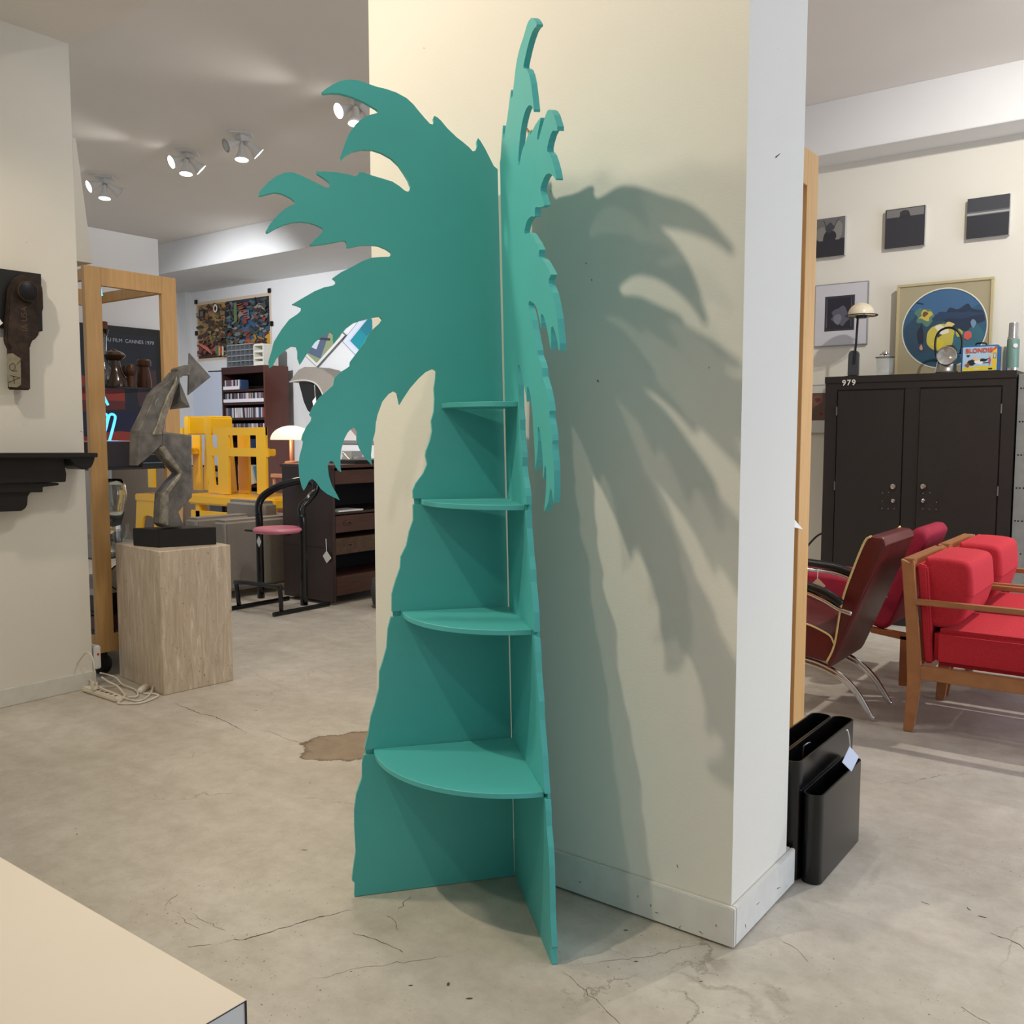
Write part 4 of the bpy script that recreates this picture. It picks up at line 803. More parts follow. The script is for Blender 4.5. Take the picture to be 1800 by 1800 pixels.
def ychair(label,x0,mirror=1,w=1.0):
    cx=pl(415,866,'y',YY); t=thing('yellow_chair',label,'chair',(cx.x,YY+.25,tb_z),'stacking yellow plastic chairs')
    for Y in (YY,YY+.28):
        mb=MB(); back=Y>YY
        def b4(a0,b0,a1,b1,o=0,sx=0):
            p=pl(a0,b1,'y',YY);q=pl(a1,b0,'y',YY); mb.box((p.x+sx,Y+o,max(p.z,tb_z+.001)),(q.x+sx,Y+.03-o,q.z))
        if back:
            dx=pl(459,800,'y',Y).x-pl(459,800,'y',YY).x; b4(455,801,464,868,0,dx); b4(384,765,400,868)
        else:
            b4(452,751,466,868); b4(384,765,400,868)
            b4(374,751,466,765,.003); b4(366,788,470,801,.004); b4(366,853,384,866,.003)
        P=[pl(x,y,'y',YY) for x,y in ((358,731),(366,731),(378,866),(368,866))]
        mb.prism([Vector((p.x,Y+.001,max(p.z,tb_z+.001))) for p in P],(0,.028,0)); mb.build('side_frame',YEL,t)
    p=pl(358,764,'y',YY);q=pl(369,731,'y',YY)
    mb=MB(); xs=[p.x,q.x]; mb.prism([Vector((p.x,YY,p.z)),Vector((q.x,YY,p.z)),Vector((q.x,YY,q.z-.02)),Vector((q.x-.02,YY,q.z)),Vector((p.x,YY,q.z))],(0,.31,0)); mb.build('backrest',YEL,t,bevel=.012,smooth=True)
    p=pl(384,801,'y',YY);q=pl(462,790,'y',YY); MB().box((p.x,YY+.03,p.z),(q.x-.12,YY+.28,q.z)).build('seat',YEL,t,bevel=.01)
    return t
yc=ychair('yellow plastic armchair standing on the yellow table in front of bookcase',0)
off=pl(316,731,'y',YY).x-pl(358,731,'y',YY).x
# the left chair faces the other way: mirrored copies of the same parts
t=thing('yellow_chair','yellow plastic armchair on the table half hidden behind the sculpture','chair',(0,YY+.25,tb_z),'stacking yellow plastic chairs')
cxm=pl(331,731,'y',YY).x; ref=pl(358,731,'y',YY).x
for ch in list(yc.children):
    me=ch.data.copy(); 
    for v_ in me.vertices: wx=v_.co.x+yc.location.x; v_.co.x = (cxm-(wx-ref)*.8)
    me.flip_normals(); o=bpy.data.objects.new(ch.name.split('.')[0],me); o.parent=t; COL.objects.link(o)
t.location.x=0
mx=cxm-.35
for ch in t.children:
    for v_ in ch.data.vertices: v_.co.x -= mx
t.location.x=mx
# nearer yellow stool seen through the case
YS2=6.46
t=thing('yellow_stool','yellow plastic stool with arched cut-out left of the sculpture','stool',pl(260,930,'y',YS2)+Vector((0,.15,0))); t.location.z=0
def sy(x,y,Y=YS2): return pl(x,y,'y',Y)
zt3=sy(260,869).z
for Y in (YS2,YS2+.3):
    o_=[(240,869),(281,869),(281,1075),(272,1075),(271,915),(267,908),(258,906),(253,908),(251,916),(250,1075),(240,1075)]
    P=[Vector((sy(x,y).x,Y,sy(x,y).z if y<1000 else .001)) for x,y in o_]; MB().prism(P,(0,.03,0)).build('leg_panel',YEL,t,bevel=.005)
MB().box((sy(238,869).x,YS2-.01,zt3-.09),(sy(283,869).x,YS2+.34,zt3)).build('seat',YEL,t,bevel=.012,smooth=True)
# tan cupboard panel behind the case
tag(MB().box((pl(196,830,'y',7.3).x,7.3,0),(pl(322,830,'y',7.3).x,7.7,pl(300,822,'y',7.3).z)).build('taupe_cupboard',mat('taupe_panel',(128,112,96),.6),bevel=.004),'plain taupe cupboard behind the yellow stool and glass case','cupboard')
# wooden chair arm peeping out behind the counter
YW=7.35
t=thing('wooden_side_chair','pale wooden side chair half hidden behind the dark counter','chair',pl(485,1000,'y',YW)); t.location.z=0
zt4=pl(485,833,'y',YW).z; xa=pl(475,835,'y',YW).x; xb=pl(497,835,'y',YW).x
WD=mat('pale_red_wood',(206,150,120),.45)
MB().box((xa,YW,zt4-.05),(xb+.2,YW+.06,zt4)).build('arm',WD,t,bevel=.006)
MB().box((xa,YW+.40,zt4-.05),(xb+.2,YW+.46,zt4)).build('arm',WD,t,bevel=.006)
for x in (xa+.02,xb+.15):
    for y in (YW+.02,YW+.42): MB().box((x,y,0),(x+.025,y+.025,zt4-.05)).build('leg',WD,t)
MB().box((xa,YW,.43),(xb+.2,YW+.46,.47)).build('seat',WD,t,bevel=.006)
# low rack of small boxes under the white door
YQ=8.7
t=thing('low_rack','low black wire rack of small dark boxes behind yellow chairs','rack',pl(360,900,'y',YQ)); t.location.z=0
x0=pl(330,830,'y',YQ).x;x1=pl(390,830,'y',YQ).x
for py in (819,838,857,876): 
    z=pl(360,py,'y',YQ).z; MB().box((x0,YQ,z-.015),(x1,YQ+.25,z)).build('shelf',BLACKM,t)
for x in (x0,x1-.02): MB().box((x,YQ,0),(x+.02,YQ+.25,pl(360,819,'y',YQ).z)).build('side',BLACKM,t)
for py in (838,857,876):
    z=pl(360,py,'y',YQ).z; x=x0+.04
    while x<x1-.12:
        w_=random.uniform(.05,.1); h_=random.uniform(.08,.16); o=MB().box((x,YQ+.03,z+.001),(x+w_,YQ+.2,z+h_)).build('small_carton',random.choice([mat('carton_brown',(110,90,74),.6),mat('carton_black',(36,32,32),.5),mat('carton_cream',(176,160,140),.6)]))
        tag(o,'small carton stored in the low rack behind the yellow chairs','carton','cartons in the low black rack'); x+=w_+.02
# round grey cushion peeking out left of the pillar
c=pl(672,1022,'x',-3.9); 
P=fl(650,1118); 
pf=thing('grey_pouf','dark grey round pouf mostly hidden behind the pillar','pouf',tuple(fl(690,1066)))
pfc=fl(690,1066)
# ------------------------------------------------------------------ right: display case, locker, pictures
CX2=-1.42; y1=pl(1439.5,274.5,'x',CX2).y; z2=pl(1439.5,274.5,'x',CX2).z; y0=3.1
p2=y1-pl(1420,300,'x',CX2).y
case2=display_case(CX2,y0,y1,.55,z2,p2,'tall beech framed display case standing behind the white pillar',zb=.002,rail=z2-pl(1418,325,'x',CX2).z)
MB().box((CX2-.52,y0+.1,.06),(CX2-.5,y1-.1,z2-.1)).build('back_panel',mat('honey_wood_panel',(206,150,92),.5,var=.12,stretch=(10,10,1)),case2)
MB().box((CX2-.52,y1-p2,.17),(CX2-.036,y1-p2+.02,z2-.17)).build('inner_side',_m['honey_wood_panel'],case2)
tg=thing('price_tag','white folded tag sticking out beside the pillar edge','tag',pl(1400,923,'x',CX2+.01))
MB().prism(pq([(1385,911),(1396,913),(1411,931),(1396,927),(1385,928)],CX2+.0004),(.0016,0,0)).build('card',WHITE,tg)
# grey pouf body
MB().lathe([(0,0),(.12,.0),(.17,.03),(.19,.14),(.17,.25),(.1,.29),(0,.30)],pfc,n=32).build('body',mat('charcoal_felt',(78,78,78),.95,bump=.3,bscale=200),pf,smooth=True)
# black metal locker
LK=mat('black_brown_metal',(36,29,27),.5,var=.18,scale=6,bump=.12,bscale=120); LKB=mat('locker_gap',(10,8,8),.8)
lx0,lx1,ly0,ly1,lz=-2.492,-1.126,7.55,8.0,1.955
t=thing('metal_locker','tall black brown metal double door locker numbered 979','locker',((lx0+lx1)/2,7.78,0))
MB().box((lx0,ly0+.02,.0),(lx1,ly1,lz)).build('body',LK,t,bevel=.003)
MB().box((lx0-.004,ly0-.006,lz-.05),(lx1+.004,ly1,lz+.004)).build('top_rim',LK,t,bevel=.003)
dx0=pl(1470,800,'y',ly0).x; dxm=pl(1585,800,'y',ly0).x; dxn=pl(1614,800,'y',ly0).x; dx1=pl(1755,800,'y',ly0).x; dz1=pl(1470,688,'y',ly0).z; 
MB().box((lx0,ly0+.004,0),(dx0-.008,ly0+.02,lz-.05)).build('front_stile',LK,t); MB().box((dx1+.008,ly0+.004,0),(lx1,ly0+.02,lz-.05)).build('front_stile',LK,t)
MB().box((dx0-.008,ly0+.004,dz1+.012),(dx1+.008,ly0+.02,lz-.05)).build('front_rail',LK,t)
MB().box((dxm+.006,ly0+.008,.06),(dxn-.004,ly0+.02,dz1+.012)).build('centre_stile',LK,t)
for (a_,b2,kx) in ((dx0,dxm,1571),(dxn,dx1,1624)):
    d_=MB().box((a_,ly0-.006,.06),(b2,ly0+.012,dz1)).build('door',LK,t,bevel=.003)
    for py in (855,880):
        p=pl(kx,py,'y',ly0-.006); MB().lathe([(0,0),(.011,0),(.011,.01),(.02 if py==855 else .015,.014),(.02 if py==855 else .015,.024),(0,.028)],p,(0,-1,0),16).build('knob',CHROME,d_,smooth='a')
    sgn=-1 if kx<1600 else 1
    x=pl(kx+(-20 if kx<1600 else 0),870,'y',ly0).x; za_=pl(kx,898,'y',ly0).z; zb_=pl(kx,862,'y',ly0).z
    px0=pl(1549 if kx<1600 else 1620,870,'y',ly0).x; px1=pl(1576 if kx<1600 else 1650,870,'y',ly0).x
    MB().box((px0,ly0-.0085,za_),(px1,ly0-.006,zb_)).build('lock_plate',LK,d_)
    mb=MB()
    for (fx,fz) in ((.1,.1),(.5,.1),(.9,.1),(.1,.45),(.9,.45),(.1,.85),(.5,.9)): mb.lathe([(0,0),(.005,0),(.003,.004),(0,.004)],(px0+(px1-px0)*fx,ly0-.0085,za_+(zb_-za_)*fz),(0,-1,0),8)
    mb.build('rivets',mat('dull_steel',(150,150,146),.4,metal=.8),d_)['kind']='stuff'
    hx=a_-.006 if kx<1600 else b2+.006
    for hz in (.15,1.05,1.65): MB().tube([(hx,ly0-.004,hz),(hx,ly0-.004,hz+.07)],.006,8).build('hinge',mat('hinge_steel',(120,116,112),.4,metal=.7),t)
for i,ch_ in enumerate('979'):
    p=pl(1484+8.5*i,673.5-.4*i,'y',ly0-.004); text('number',ch_,p,(1,0,0),(0,0,1),.062,mat('white_number',(226,222,210),.5),t,bold=.02,off=.006)
# galvanised rack beside it
gal=mat('galvanised_steel',(150,152,148),.5,metal=.3,var=.2,scale=12)
t=thing('steel_cabinet','grey riveted steel cabinet at the right of black locker','cabinet',(-.85,7.8,0))
MB().box((lx1+.012,7.60,0),(-.55,8.0,lz-.02)).build('body',gal,t,bevel=.004)
MB().box((lx1+.012,7.592,0),(lx1+.09,7.60,lz-.02)).build('corner_post',gal,t)
mb=MB()
for zz in [.15+.24*i for i in range(8)]:
    for xx in (lx1+.03,lx1+.05,lx1+.075): mb.lathe([(0,0),(.006,0),(.006,.002),(0,.002)],(xx,7.592,zz),(0,-1,0),8)
mb.build('rivet_holes',LKB,t)['kind']='stuff'
# things on the locker
zL=lz+.004; YT=7.72
def at(px): return pl(px,650,'y',YT).x
x=at(1500)
t=thing('desk_lamp','dark grey desk lamp with cream dome shade on the locker','lamp',(x,YT,zL))
MB().lathe([(0,0),(.075,0),(.075,.008),(.03,.014),(0,.014)],(x,YT,zL),n=28).build('base',BLACKM,t,smooth='a')
a=pl(1491,655,'y',YT);b=pl(1510,620,'y',YT); MB().prism([Vector((a.x,YT-.025,zL+.012)),Vector((b.x,YT-.025,zL+.012)),Vector((b.x,YT-.025,b.z)),Vector((b.x-.02,YT-.025,b.z+.018)),Vector((a.x+.022,YT-.025,b.z+.018)),Vector((a.x+.004,YT-.025,b.z))],(0,.05,0)).build('body',mat('graphite_plastic',(66,68,72),.4),t,bevel=.006,smooth=True)
MB().tube([pl(1501,640,'y',YT-.03),pl(1505,600,'y',YT-.03),pl(1508,556,'y',YT-.03)],.009,8).build('arm',BLACK,t)
c=pl(1514,553,'y',YT-.03); rr_=abs(pl(1537,553,'y',YT).x-pl(1490,553,'y',YT).x)/2*.97; hh=pl(1514,533,'y',YT).z-c.z
MB().lathe([(rr_*.97,-.012),(rr_,0)]+[(rr_*math.cos(q),hh*math.sin(q)) for q in [math.pi/2*i/9 for i in range(1,9)]]+[(0,hh)],c,n=32).build('shade',mat('cream_enamel',(232,218,190),.3),t,smooth='a')
MB().tube([c+Vector((rr_*1.22*math.cos(q),rr_*1.22*math.sin(q),-.008)) for q in [2*math.pi*i/32 for i in range(32)]],.0045,6,closed=True).build('ring',BLACK,t,smooth=True)
mb=MB()
for q in (.3,2.0,3.6,5.2): mb.tube([c+Vector((rr_*math.cos(q),rr_*math.sin(q),-.01)),c+Vector((rr_*1.22*math.cos(q),rr_*1.22*math.sin(q),-.008))],.004,5)
mb.build('ring_spokes',BLACK,t); MB().lathe([(0,-.03),(.04,-.03),(.05,-.005),(0,-.005)],c,n=16).build('socket',BLACK,t,smooth='a')
x=at(1555); rj=(at(1573)-at(1537))/2*.86; hj=pl(1555,630,'y',YT).z-zL
t=thing('glass_jar','clear glass jar with metal topped lid next to the lamp','jar',(x,YT,zL))
MB().lathe([(0,.0),(rj*.78,0),(rj*.88,.02),(rj,hj),(rj*.95,hj),(rj*.84,.024),(0,.012)],(x,YT,zL),n=28).build('body',GLASS,t,smooth=True)
MB().lathe([(0,hj+.004),(rj*1.06,hj+.004),(rj*1.08,hj+.01),(0,hj+.014)],(x,YT,zL),n=28).build('lid',mat('dark_lid',(60,64,66),.3,alpha=.7),t,smooth='a')
MB().lathe([(0,hj+.012),(.008,hj+.012),(.008,hj+.025),(.02,hj+.035),(.02,hj+.05),(0,hj+.06)],(x,YT,zL),n=14).tube([(x-.04,YT,zL+hj+.03),(x,YT,zL+hj+.045),(x+.04,YT,zL+hj+.03)],.004,6).build('knob',CHROME,t,smooth='a')
# lantern
x=at(1664); 
t=thing('signal_lantern','vintage nickel lantern with round lens and black hoop handle','lantern',(x,YT,zL))
MB().lathe([(0,0),(.075,0),(.08,.015),(.07,.03),(.07,.075),(.05,.085),(0,.085)],(x,YT,zL),n=24).build('base',mat('nickel',(170,166,158),.3,metal=.9),t,smooth='a')
c=pl(1664,626,'y',YT-.07); rl_=abs(pl(1684,626,'y',YT).x-pl(1645,626,'y',YT).x)/2*.9
MB().lathe([(0,-.07),(rl_*.5,-.06),(rl_,0),(rl_*1.04,.012),(rl_*.93,.02),(rl_*.93,.012)],c,(0.1,-1,0),30).build('lamp_housing',mat('nickel2',(184,180,172),.25,metal=.9),t,smooth='a')
MB().lathe([(0,-.0),(rl_*.5,.004),(rl_*.92,.014)],c,(.1,-1,0),30).build('lens',mat('silver_lens',(206,206,200),.15,metal=.7,var=.3,scale=40),t,smooth=True)
MB().lathe([(0,.085),(.045,.085),(.05,.13),(.03,.165),(0,.17)],(x+.015,YT+.02,zL+.05),n=20).build('cap',mat('dark_red_cap',(46,22,24),.15),t,smooth='a')
hp=[(1648,636),(1644,615),(1645,595),(1652,582),(1666,576),(1680,579),(1689,590),(1691,605),(1688,622)]
MB().tube(smooth_path(pq(hp,YT-.02,'y'),5),.0085,8).build('hoop_handle',BLACK,t,smooth=True)
mb=MB()
for a_ in ((1651,625,1644,655),(1688,622,1694,650)):
    p=pl(a_[0],a_[1],'y',YT-.03);q=pl(a_[2],a_[3],'y',YT-.03);q.z=max(q.z,zL+.004); mb.tube([p,q],.006,6)
mb.build('stand_legs',CHROME,t)
# lunch box
a=pl(1688,650,'y',YT-.05);b=pl(1757,605,'y',YT-.05)
t=thing('lunch_box','blue rimmed tin lunch box with comic lettering on the locker','lunch box',((a.x+b.x)/2,YT,zL))
MB().box((a.x,YT-.05,zL),(b.x,YT+.05,b.z)).build('tin',mat('blue_tin',(36,110,180),.35),t,bevel=.012,smooth=True)
w_=b.x-a.x;h_=b.z-zL
S=[(rect(.05,.06,.95,.94),(176,206,226)),([(.05,.06),(.95,.06),(.95,.2),(.6,.24),(.05,.18)],(226,206,70)),([(.82,.2),(.95,.2),(.95,.94),(.84,.78)],(238,196,60)),([(.76,.72),(.9,.94),(.95,.94),(.95,.86)],(206,90,50)),(rect(.86,.5,.93,.7),(70,60,60)),(rect(.875,.52,.915,.68),(210,224,230)),(blob(.3,.36,.14,.1),(36,32,36)),(blob(.5,.38,.12,.09),(240,236,226)),(blob(.6,.44,.08,.06),(40,36,40)),(stroke(.6,.42,.74,.5,.03),(36,32,36)),(stroke(.6,.34,.76,.36,.03),(36,32,36)),(blob(.4,.5,.07,.07),(230,190,150)),(blob(.18,.28,.06,.08),(150,84,50)),(blob(.77,.42,.03,.14),(200,80,70)),(blob(.77,.62,.03,.05),(226,196,110)),(blob(.2,.62,.04,.04),(60,56,60)),(rect(.74,.1,.84,.15),(40,34,34)),(rect(.34,.1,.5,.14),(236,220,150))]
art('printed_front',(a.x,YT-.0508,zL),(w_,0,0),(0,0,h_),S,t,step=.0002)
text('title_lettering','BLONDIE',(a.x+w_*.48,YT-.0555,zL+h_*.8),(1,0,0),(0,0,1),.044,mat('orange_red_ink',(214,84,50),.5),t,bold=.03)
MB().tube(smooth_path([(a.x+w_*.35,YT,b.z+.001),(a.x+w_*.38,YT,b.z+.018),(a.x+w_*.6,YT,b.z+.018),(a.x+w_*.63,YT,b.z+.001)],4),.006,6).build('handle',BLACK,t,smooth=True)
MB().box((a.x+.02,YT+.0505,zL+.003),(b.x+.035,YT+.062,b.z-.01)).build('rear_plate',mat('cream_tin',(214,206,180),.4),t,bevel=.004)
# thermos
x=at(1780); rt=(at(1792)-at(1769))/2*.98
t=thing('thermos_flask','green steel thermos flask with shiny cup lid','thermos',(x,YT-.02,zL)); tc=(x,YT-.02,zL); ht=pl(1780,568,'y',YT).z-zL
MB().lathe([(0,.022),(rt,.022),(rt,ht*.64),(rt*.9,ht*.68),(0,ht*.68)],tc,n=28).build('body',mat('hammered_green',(116,148,136),.35,metal=.3,bump=.4,bscale=200),t,smooth='a')
MB().lathe([(0,0),(rt*1.02,0),(rt*1.02,.026),(0,.026)],tc,n=28).build('base_ring',CHROME,t,smooth='a')
MB().lathe([(0,ht*.66),(rt*.96,ht*.66),(rt*.94,ht*.70),(rt*.82,ht*.72),(rt*.78,ht*.98),(rt*.72,ht),(0,ht)],tc,n=28).build('cup_lid',CHROME,t,smooth='a')
p=Vector(tc)+Vector((rt*.45,-rt*.9,ht*.52)); MB().lathe([(0,0),(.016,0),(.016,.006),(0,.006)],p,(.45,-.9,0),16).build('emblem',WPM,t)
# large picture with the round image
YPc=7.97
A=pl(1578,500,'y',YPc);B=pl(1748,488,'y',YPc); zt5=(A.z+B.z)/2; zb5=zL+.002
t=thing('round_image_picture','large gold framed print with a blue round still life','picture',((A.x+B.x)/2,YPc,zb5))
MB().box((A.x+.003,YPc,zb5+.003),(B.x-.003,YPc+.025,zt5-.003)).build('mount',mat('khaki_mount',(172,162,132),.8),t)
gf=mat('pale_gold_frame',(206,192,150),.4,metal=.3)
for a_,b2 in (((A.x,zb5+.0205),(A.x+.02,zt5-.0205)),((B.x-.02,zb5+.0205),(B.x,zt5-.0205)),((A.x,zt5-.02),(B.x,zt5)),((A.x,zb5),(B.x,zb5+.02))): MB().box((a_[0],YPc-.012,a_[1]),(b2[0],YPc+.028,b2[1])).build('frame_side',gf,t,bevel=.002)
cc_=pl(1659,577,'y',YPc); w5=B.x-A.x;h5=zt5-zb5; u0=(cc_.x-A.x)/w5; v0=(cc_.z-zb5)/h5
R_x=.435; R_y=R_x*w5/h5
def cl(pts):
    o=[]
    for x,y in pts:
        dx_,dy_=(x-u0)/R_x,(y-v0)/R_y; r_=math.hypot(dx_,dy_)
        if r_>.97: dx_*=.97/r_; dy_*=.97/r_
        o.append((u0+dx_*R_x,v0+dy_*R_y))
    return o
S=[(ell(u0,v0,R_x*1.03,R_y*1.03,48),(232,226,206)),(ell(u0,v0,R_x,R_y,48),(52,92,122)),(cl(blob(u0-.2,v0-.1,.22,.3,14,.15)),(48,76,98)),(cl(blob(u0+.2,v0-.18,.26,.22,14,.1)),(58,110,126)),(cl(blob(u0,v0-.38,.34,.14,14,.1)),(42,84,108)),(cl(blob(u0,v0+.3,.4,.16,14,.1)),(64,104,144)),
 (cl(blob(u0+.18,v0+.1,.2,.13,14,.3)),(38,54,78)),(cl(blob(u0+.08,v0+.13,.3,.035,16,.4)),(44,66,96)),(cl(blob(u0-.2,v0+.14,.11,.1,14,.3)),(88,128,116)),(cl(blob(u0-.2,v0+.15,.06,.055,12,.4)),(206,186,80)),(cl(blob(u0-.2,v0+.16,.03,.025,10,.4)),(112,78,60)),
 (cl(blob(u0-.03,v0-.1,.14,.15,16,.12)),(206,192,84)),(cl(blob(u0-.02,v0-.02,.07,.05,10,.4)),(234,230,206)),(cl(blob(u0+.05,v0+.02,.06,.04,8,.5)),(226,206,130)),(cl(blob(u0-.05,v0-.07,.03,.02,8,.5)),(70,74,70)),(cl(blob(u0-.05,v0-.16,.07,.04,10,.5)),(224,204,60)),
 (cl(blob(u0+.25,v0-.09,.042,.045,12,.1)),(222,100,92)),(cl(blob(u0+.16,v0-.06,.035,.04,12,.15)),(190,184,80)),(cl(blob(u0+.3,v0+.03,.03,.04,9,.4)),(120,150,176)),(cl(blob(u0-.24,v0-.05,.03,.12,10,.4)),(40,44,60)),(cl(blob(u0-.23,v0-.2,.015,.03,8,.4)),(206,150,130)),(cl(stroke(u0-.3,v0+.3,u0-.22,v0+.27,.012)),(36,56,84)),(cl(stroke(u0-.05,v0-.28,u0+.2,v0-.26,.008)),(90,140,160))]
art('print',(A.x,YPc-.002,zb5),(w5,0,0),(0,0,h5),S,t,step=.00025)
# small dark canvases
def canvas(pts,label,S):
    A,B,D=[pl(x,y,'y',YR-.045) for x,y in pts]; zt_=(A.z+B.z)/2; t=thing('small_canvas',label,'painting',((A.x+B.x)/2,YR-.045,D.z))
    MB().box((A.x,YR-.045,D.z),(B.x,YR-.001,zt_)).build('stretcher',mat('silvery_edge',(190,188,184),.5),t,bevel=.002)
    art('paint',(A.x,YR-.046,D.z),(B.x-A.x,0,0),(0,0,zt_-D.z),S,t,step=.0003)
DKP=(52,52,58)
canvas([(1432,386),(1486,380),(1486,448)],'left dark square canvas with a pale burst above black',[(rect(0,0,1,1),DKP),(rect(0,.45,1,1),(110,108,108)),(blob(.25,.6,.2,.2,12,.2),(132,130,126)),(blob(.8,.65,.14,.25,12,.2),(134,132,128)),(blob(.5,.5,.22,.2,12,.2),(44,44,50)),(blob(.52,.75,.12,.12,9,.4),(66,66,70)),(stroke(.5,.6,.3,.95,.02),(60,60,64)),(stroke(.52,.6,.8,.95,.02),(60,60,64)),(rect(0,0,1,.42),(46,46,52))])
canvas([(1557,369),(1627,361),(1627,430)],'middle dark square canvas with grey strip along its top',[(rect(0,0,1,1),DKP),(rect(.03,.78,.97,.98),(122,120,118)),(blob(.5,.84,.14,.1,12,.2),(54,54,58)),(rect(.36,.74,.62,.82),(50,50,56))])
canvas([(1701,351),(1776,339),(1776,412)],'right dark square canvas crossed by one pale horizon line',[(rect(0,0,1,1),(52,54,60)),(rect(0,.66,1,1),(64,66,72)),(rect(0,.56,1,.66),(104,106,110)),(rect(0,.58,1,.62),(176,176,172)),(rect(0,.0,1,.56),(46,48,54))])
A=pl(1433,502,'y',YR-.03);B=pl(1527,493,'y',YR-.03);D=pl(1524,605,'y',YR-.03)
t=thing('framed_etching','silver framed dark etching with wide white mount above lamp','picture',((A.x+B.x)/2,YR-.03,D.z))
MB().box((A.x,YR-.03,D.z),(B.x,YR-.001,A.z)).build('frame',mat('silver_frame',(170,170,172),.3,metal=.6),t,bevel=.003)
S=[(rect(.015,.015,.985,.985),(206,204,210)),(rect(.2,.24,.76,.8),(56,56,66)),(rect(.23,.27,.73,.77),(38,38,48)),(blob(.5,.48,.16,.14,14,.25),(92,92,106)),(blob(.45,.42,.08,.07,10,.3),(120,120,132)),(stroke(.24,.3,.24,.76,.008),(120,118,122)),(stroke(.7,.3,.7,.76,.008),(110,110,116))]
art('print',(A.x,YR-.031,D.z),(B.x-A.x,0,0),(0,0,A.z-D.z),S,t)
A=pl(1418,677,'y',YR-.03);B=pl(1470,674,'y',YR-.03);D=pl(1440,762,'y',YR-.03)
t=thing('lower_print','framed reddish rose print half hidden behind the black locker','picture',((A.x+B.x)/2,YR-.03,D.z))
MB().box((A.x,YR-.03,D.z),(B.x,YR-.001,A.z)).build('frame',_m['silver_frame'],t,bevel=.003)
art('print',(A.x,YR-.031,D.z),(B.x-A.x,0,0),(0,0,A.z-D.z),[(rect(.02,.02,.98,.98),(220,218,212)),(rect(0,.27,1,.83),(104,82,72)),(blob(.4,.68,.22,.1,12,.15),(128,84,70)),(blob(.4,.69,.1,.05,10,.2),(92,58,50)),(blob(.52,.4,.14,.07,12,.15),(120,80,66)),(blob(.52,.4,.06,.03,8,.2),(84,54,46))],t)
tag(MB().tube(smooth_path(pq([(1418,962),(1428,950),(1438,941),(1450,935)],7.6,'y'),5),.009,6).build('black_cable',BLACK,smooth=True),'black cable hanging in a curve left of the locker','cable')

# ------------------------------------------------------------------ red armchairs
RED=mat('red_tweed',(214,50,62),.95,scale=150,stretch=(1,1,5),bump=.35,bscale=260,rgb2=(176,30,44)); HW=mat('honey_beech',(176,120,76),.4,var=.2,scale=5,stretch=(3,12,3))
Y1=4.86; 
def P1(x,y,Y=Y1): return pl(x,y,'y',Y)
t=thing('red_armchair','nearer beech armchair with red tweed seat and loose back cushion','armchair',(-.8,5.25,0),'pair of red armchairs')
legp=[(1583,982.7),(1598,990),(1605,985),(1609,1051),(1617.5,1171),(1618.7,1195),(1604,1286),(1587,1284.6),(1594,1195),(1592,1100),(1584.5,990)]
L3=[P1(*p) for p in legp]
for p in L3: p.z=max(p.z,.001)
xF=-.42; wY=.74
for Y in (Y1,Y1+wY-.04):
    MB().prism([Vector((p.x,Y,p.z)) for p in L3],(0,.04,0)).build('rear_leg',HW,t,bevel=.003)
    a=P1(1610,1054);b=P1(1610,1066); zE=P1(1800,1076).z
    MB().prism([Vector((a.x-.01,Y-.005,a.z)),Vector((xF+.05,Y-.005,a.z+.0)),Vector((xF+.05,Y-.005,a.z-.022)),Vector((b.x-.01,Y-.005,a.z-.026))],(0,.05,0)).build('arm',HW,t,bevel=.004)
    MB().box((xF-.03,Y,.001),(xF+.02,Y+.04,a.z-.02)).build('front_leg',HW,t,bevel=.004)
    r=P1(1617,1171);s=P1(1617,1195); MB().box((r.x-.02,Y+.004,s.z),(xF,Y+.036,r.z)).build('side_rail',HW,t,bevel=.003)
zr1=P1(1617,1171).z; zs1=P1(1625,1107).z; zbk=P1(1598,988).z
MB().box((L3[0].x,Y1+.04,zbk-.05),(L3[2].x,Y1+wY-.04,zbk+.012)).build('top_rail',HW,t,bevel=.003)
MB().box((P1(1617,1180).x-.03,Y1+.04,P1(1617,1195).z),(P1(1617,1180).x,Y1+wY-.04,zr1)).build('rear_rail',HW,t)
MB().box((xF-.03,Y1+.04,P1(1617,1195).z),(xF,Y1+wY-.04,zr1)).build('front_rail',HW,t)
q0=P1(1607,990);q1=P1(1624,1165)
MB().prism([Vector((q0.x,Y1+.045,zbk-.01)),Vector((q0.x+.05,Y1+.045,zbk-.02)),Vector((q1.x+.03,Y1+.045,zr1+.01)),Vector((q1.x-.01,Y1+.045,zr1+.01))],(0,wY-.09,0)).build('back_pad',RED,t,bevel=.008)
MB().box((q1.x+.03,Y1+.045,zr1+.002),(xF-.0,Y1+wY-.045,zs1)).build('seat_cushion',RED,t,bevel=.025,smooth=True,seg=3)
cpz0=zs1+.005; cpz1=zbk+.015; cx0=P1(1629,975,Y1+.08).x; cx1=cx0+.17
pr=[(cx0,cpz0+.04),(cx0+.03,cpz0),(cx0+.10,cpz0-.0),(cx1+.01,cpz0+.05),(cx1+.045,cpz0+.16),(cx1+.05,cpz1-.16),(cx1+.035,cpz1-.03),(cx1-.01,cpz1),(cx0+.02,cpz1+.005),(cx0-.01,cpz1-.02)]
soft([Vector((x,Y1+.08,z)) for x,z in pr],(0,wY-.17,0),.03).build('back_cushion',RED,t,smooth=True)
t2=copy_tree(t,off=(0,wY+.06,0)); t2['label']='farther beech armchair with red tweed cushions behind the near one'
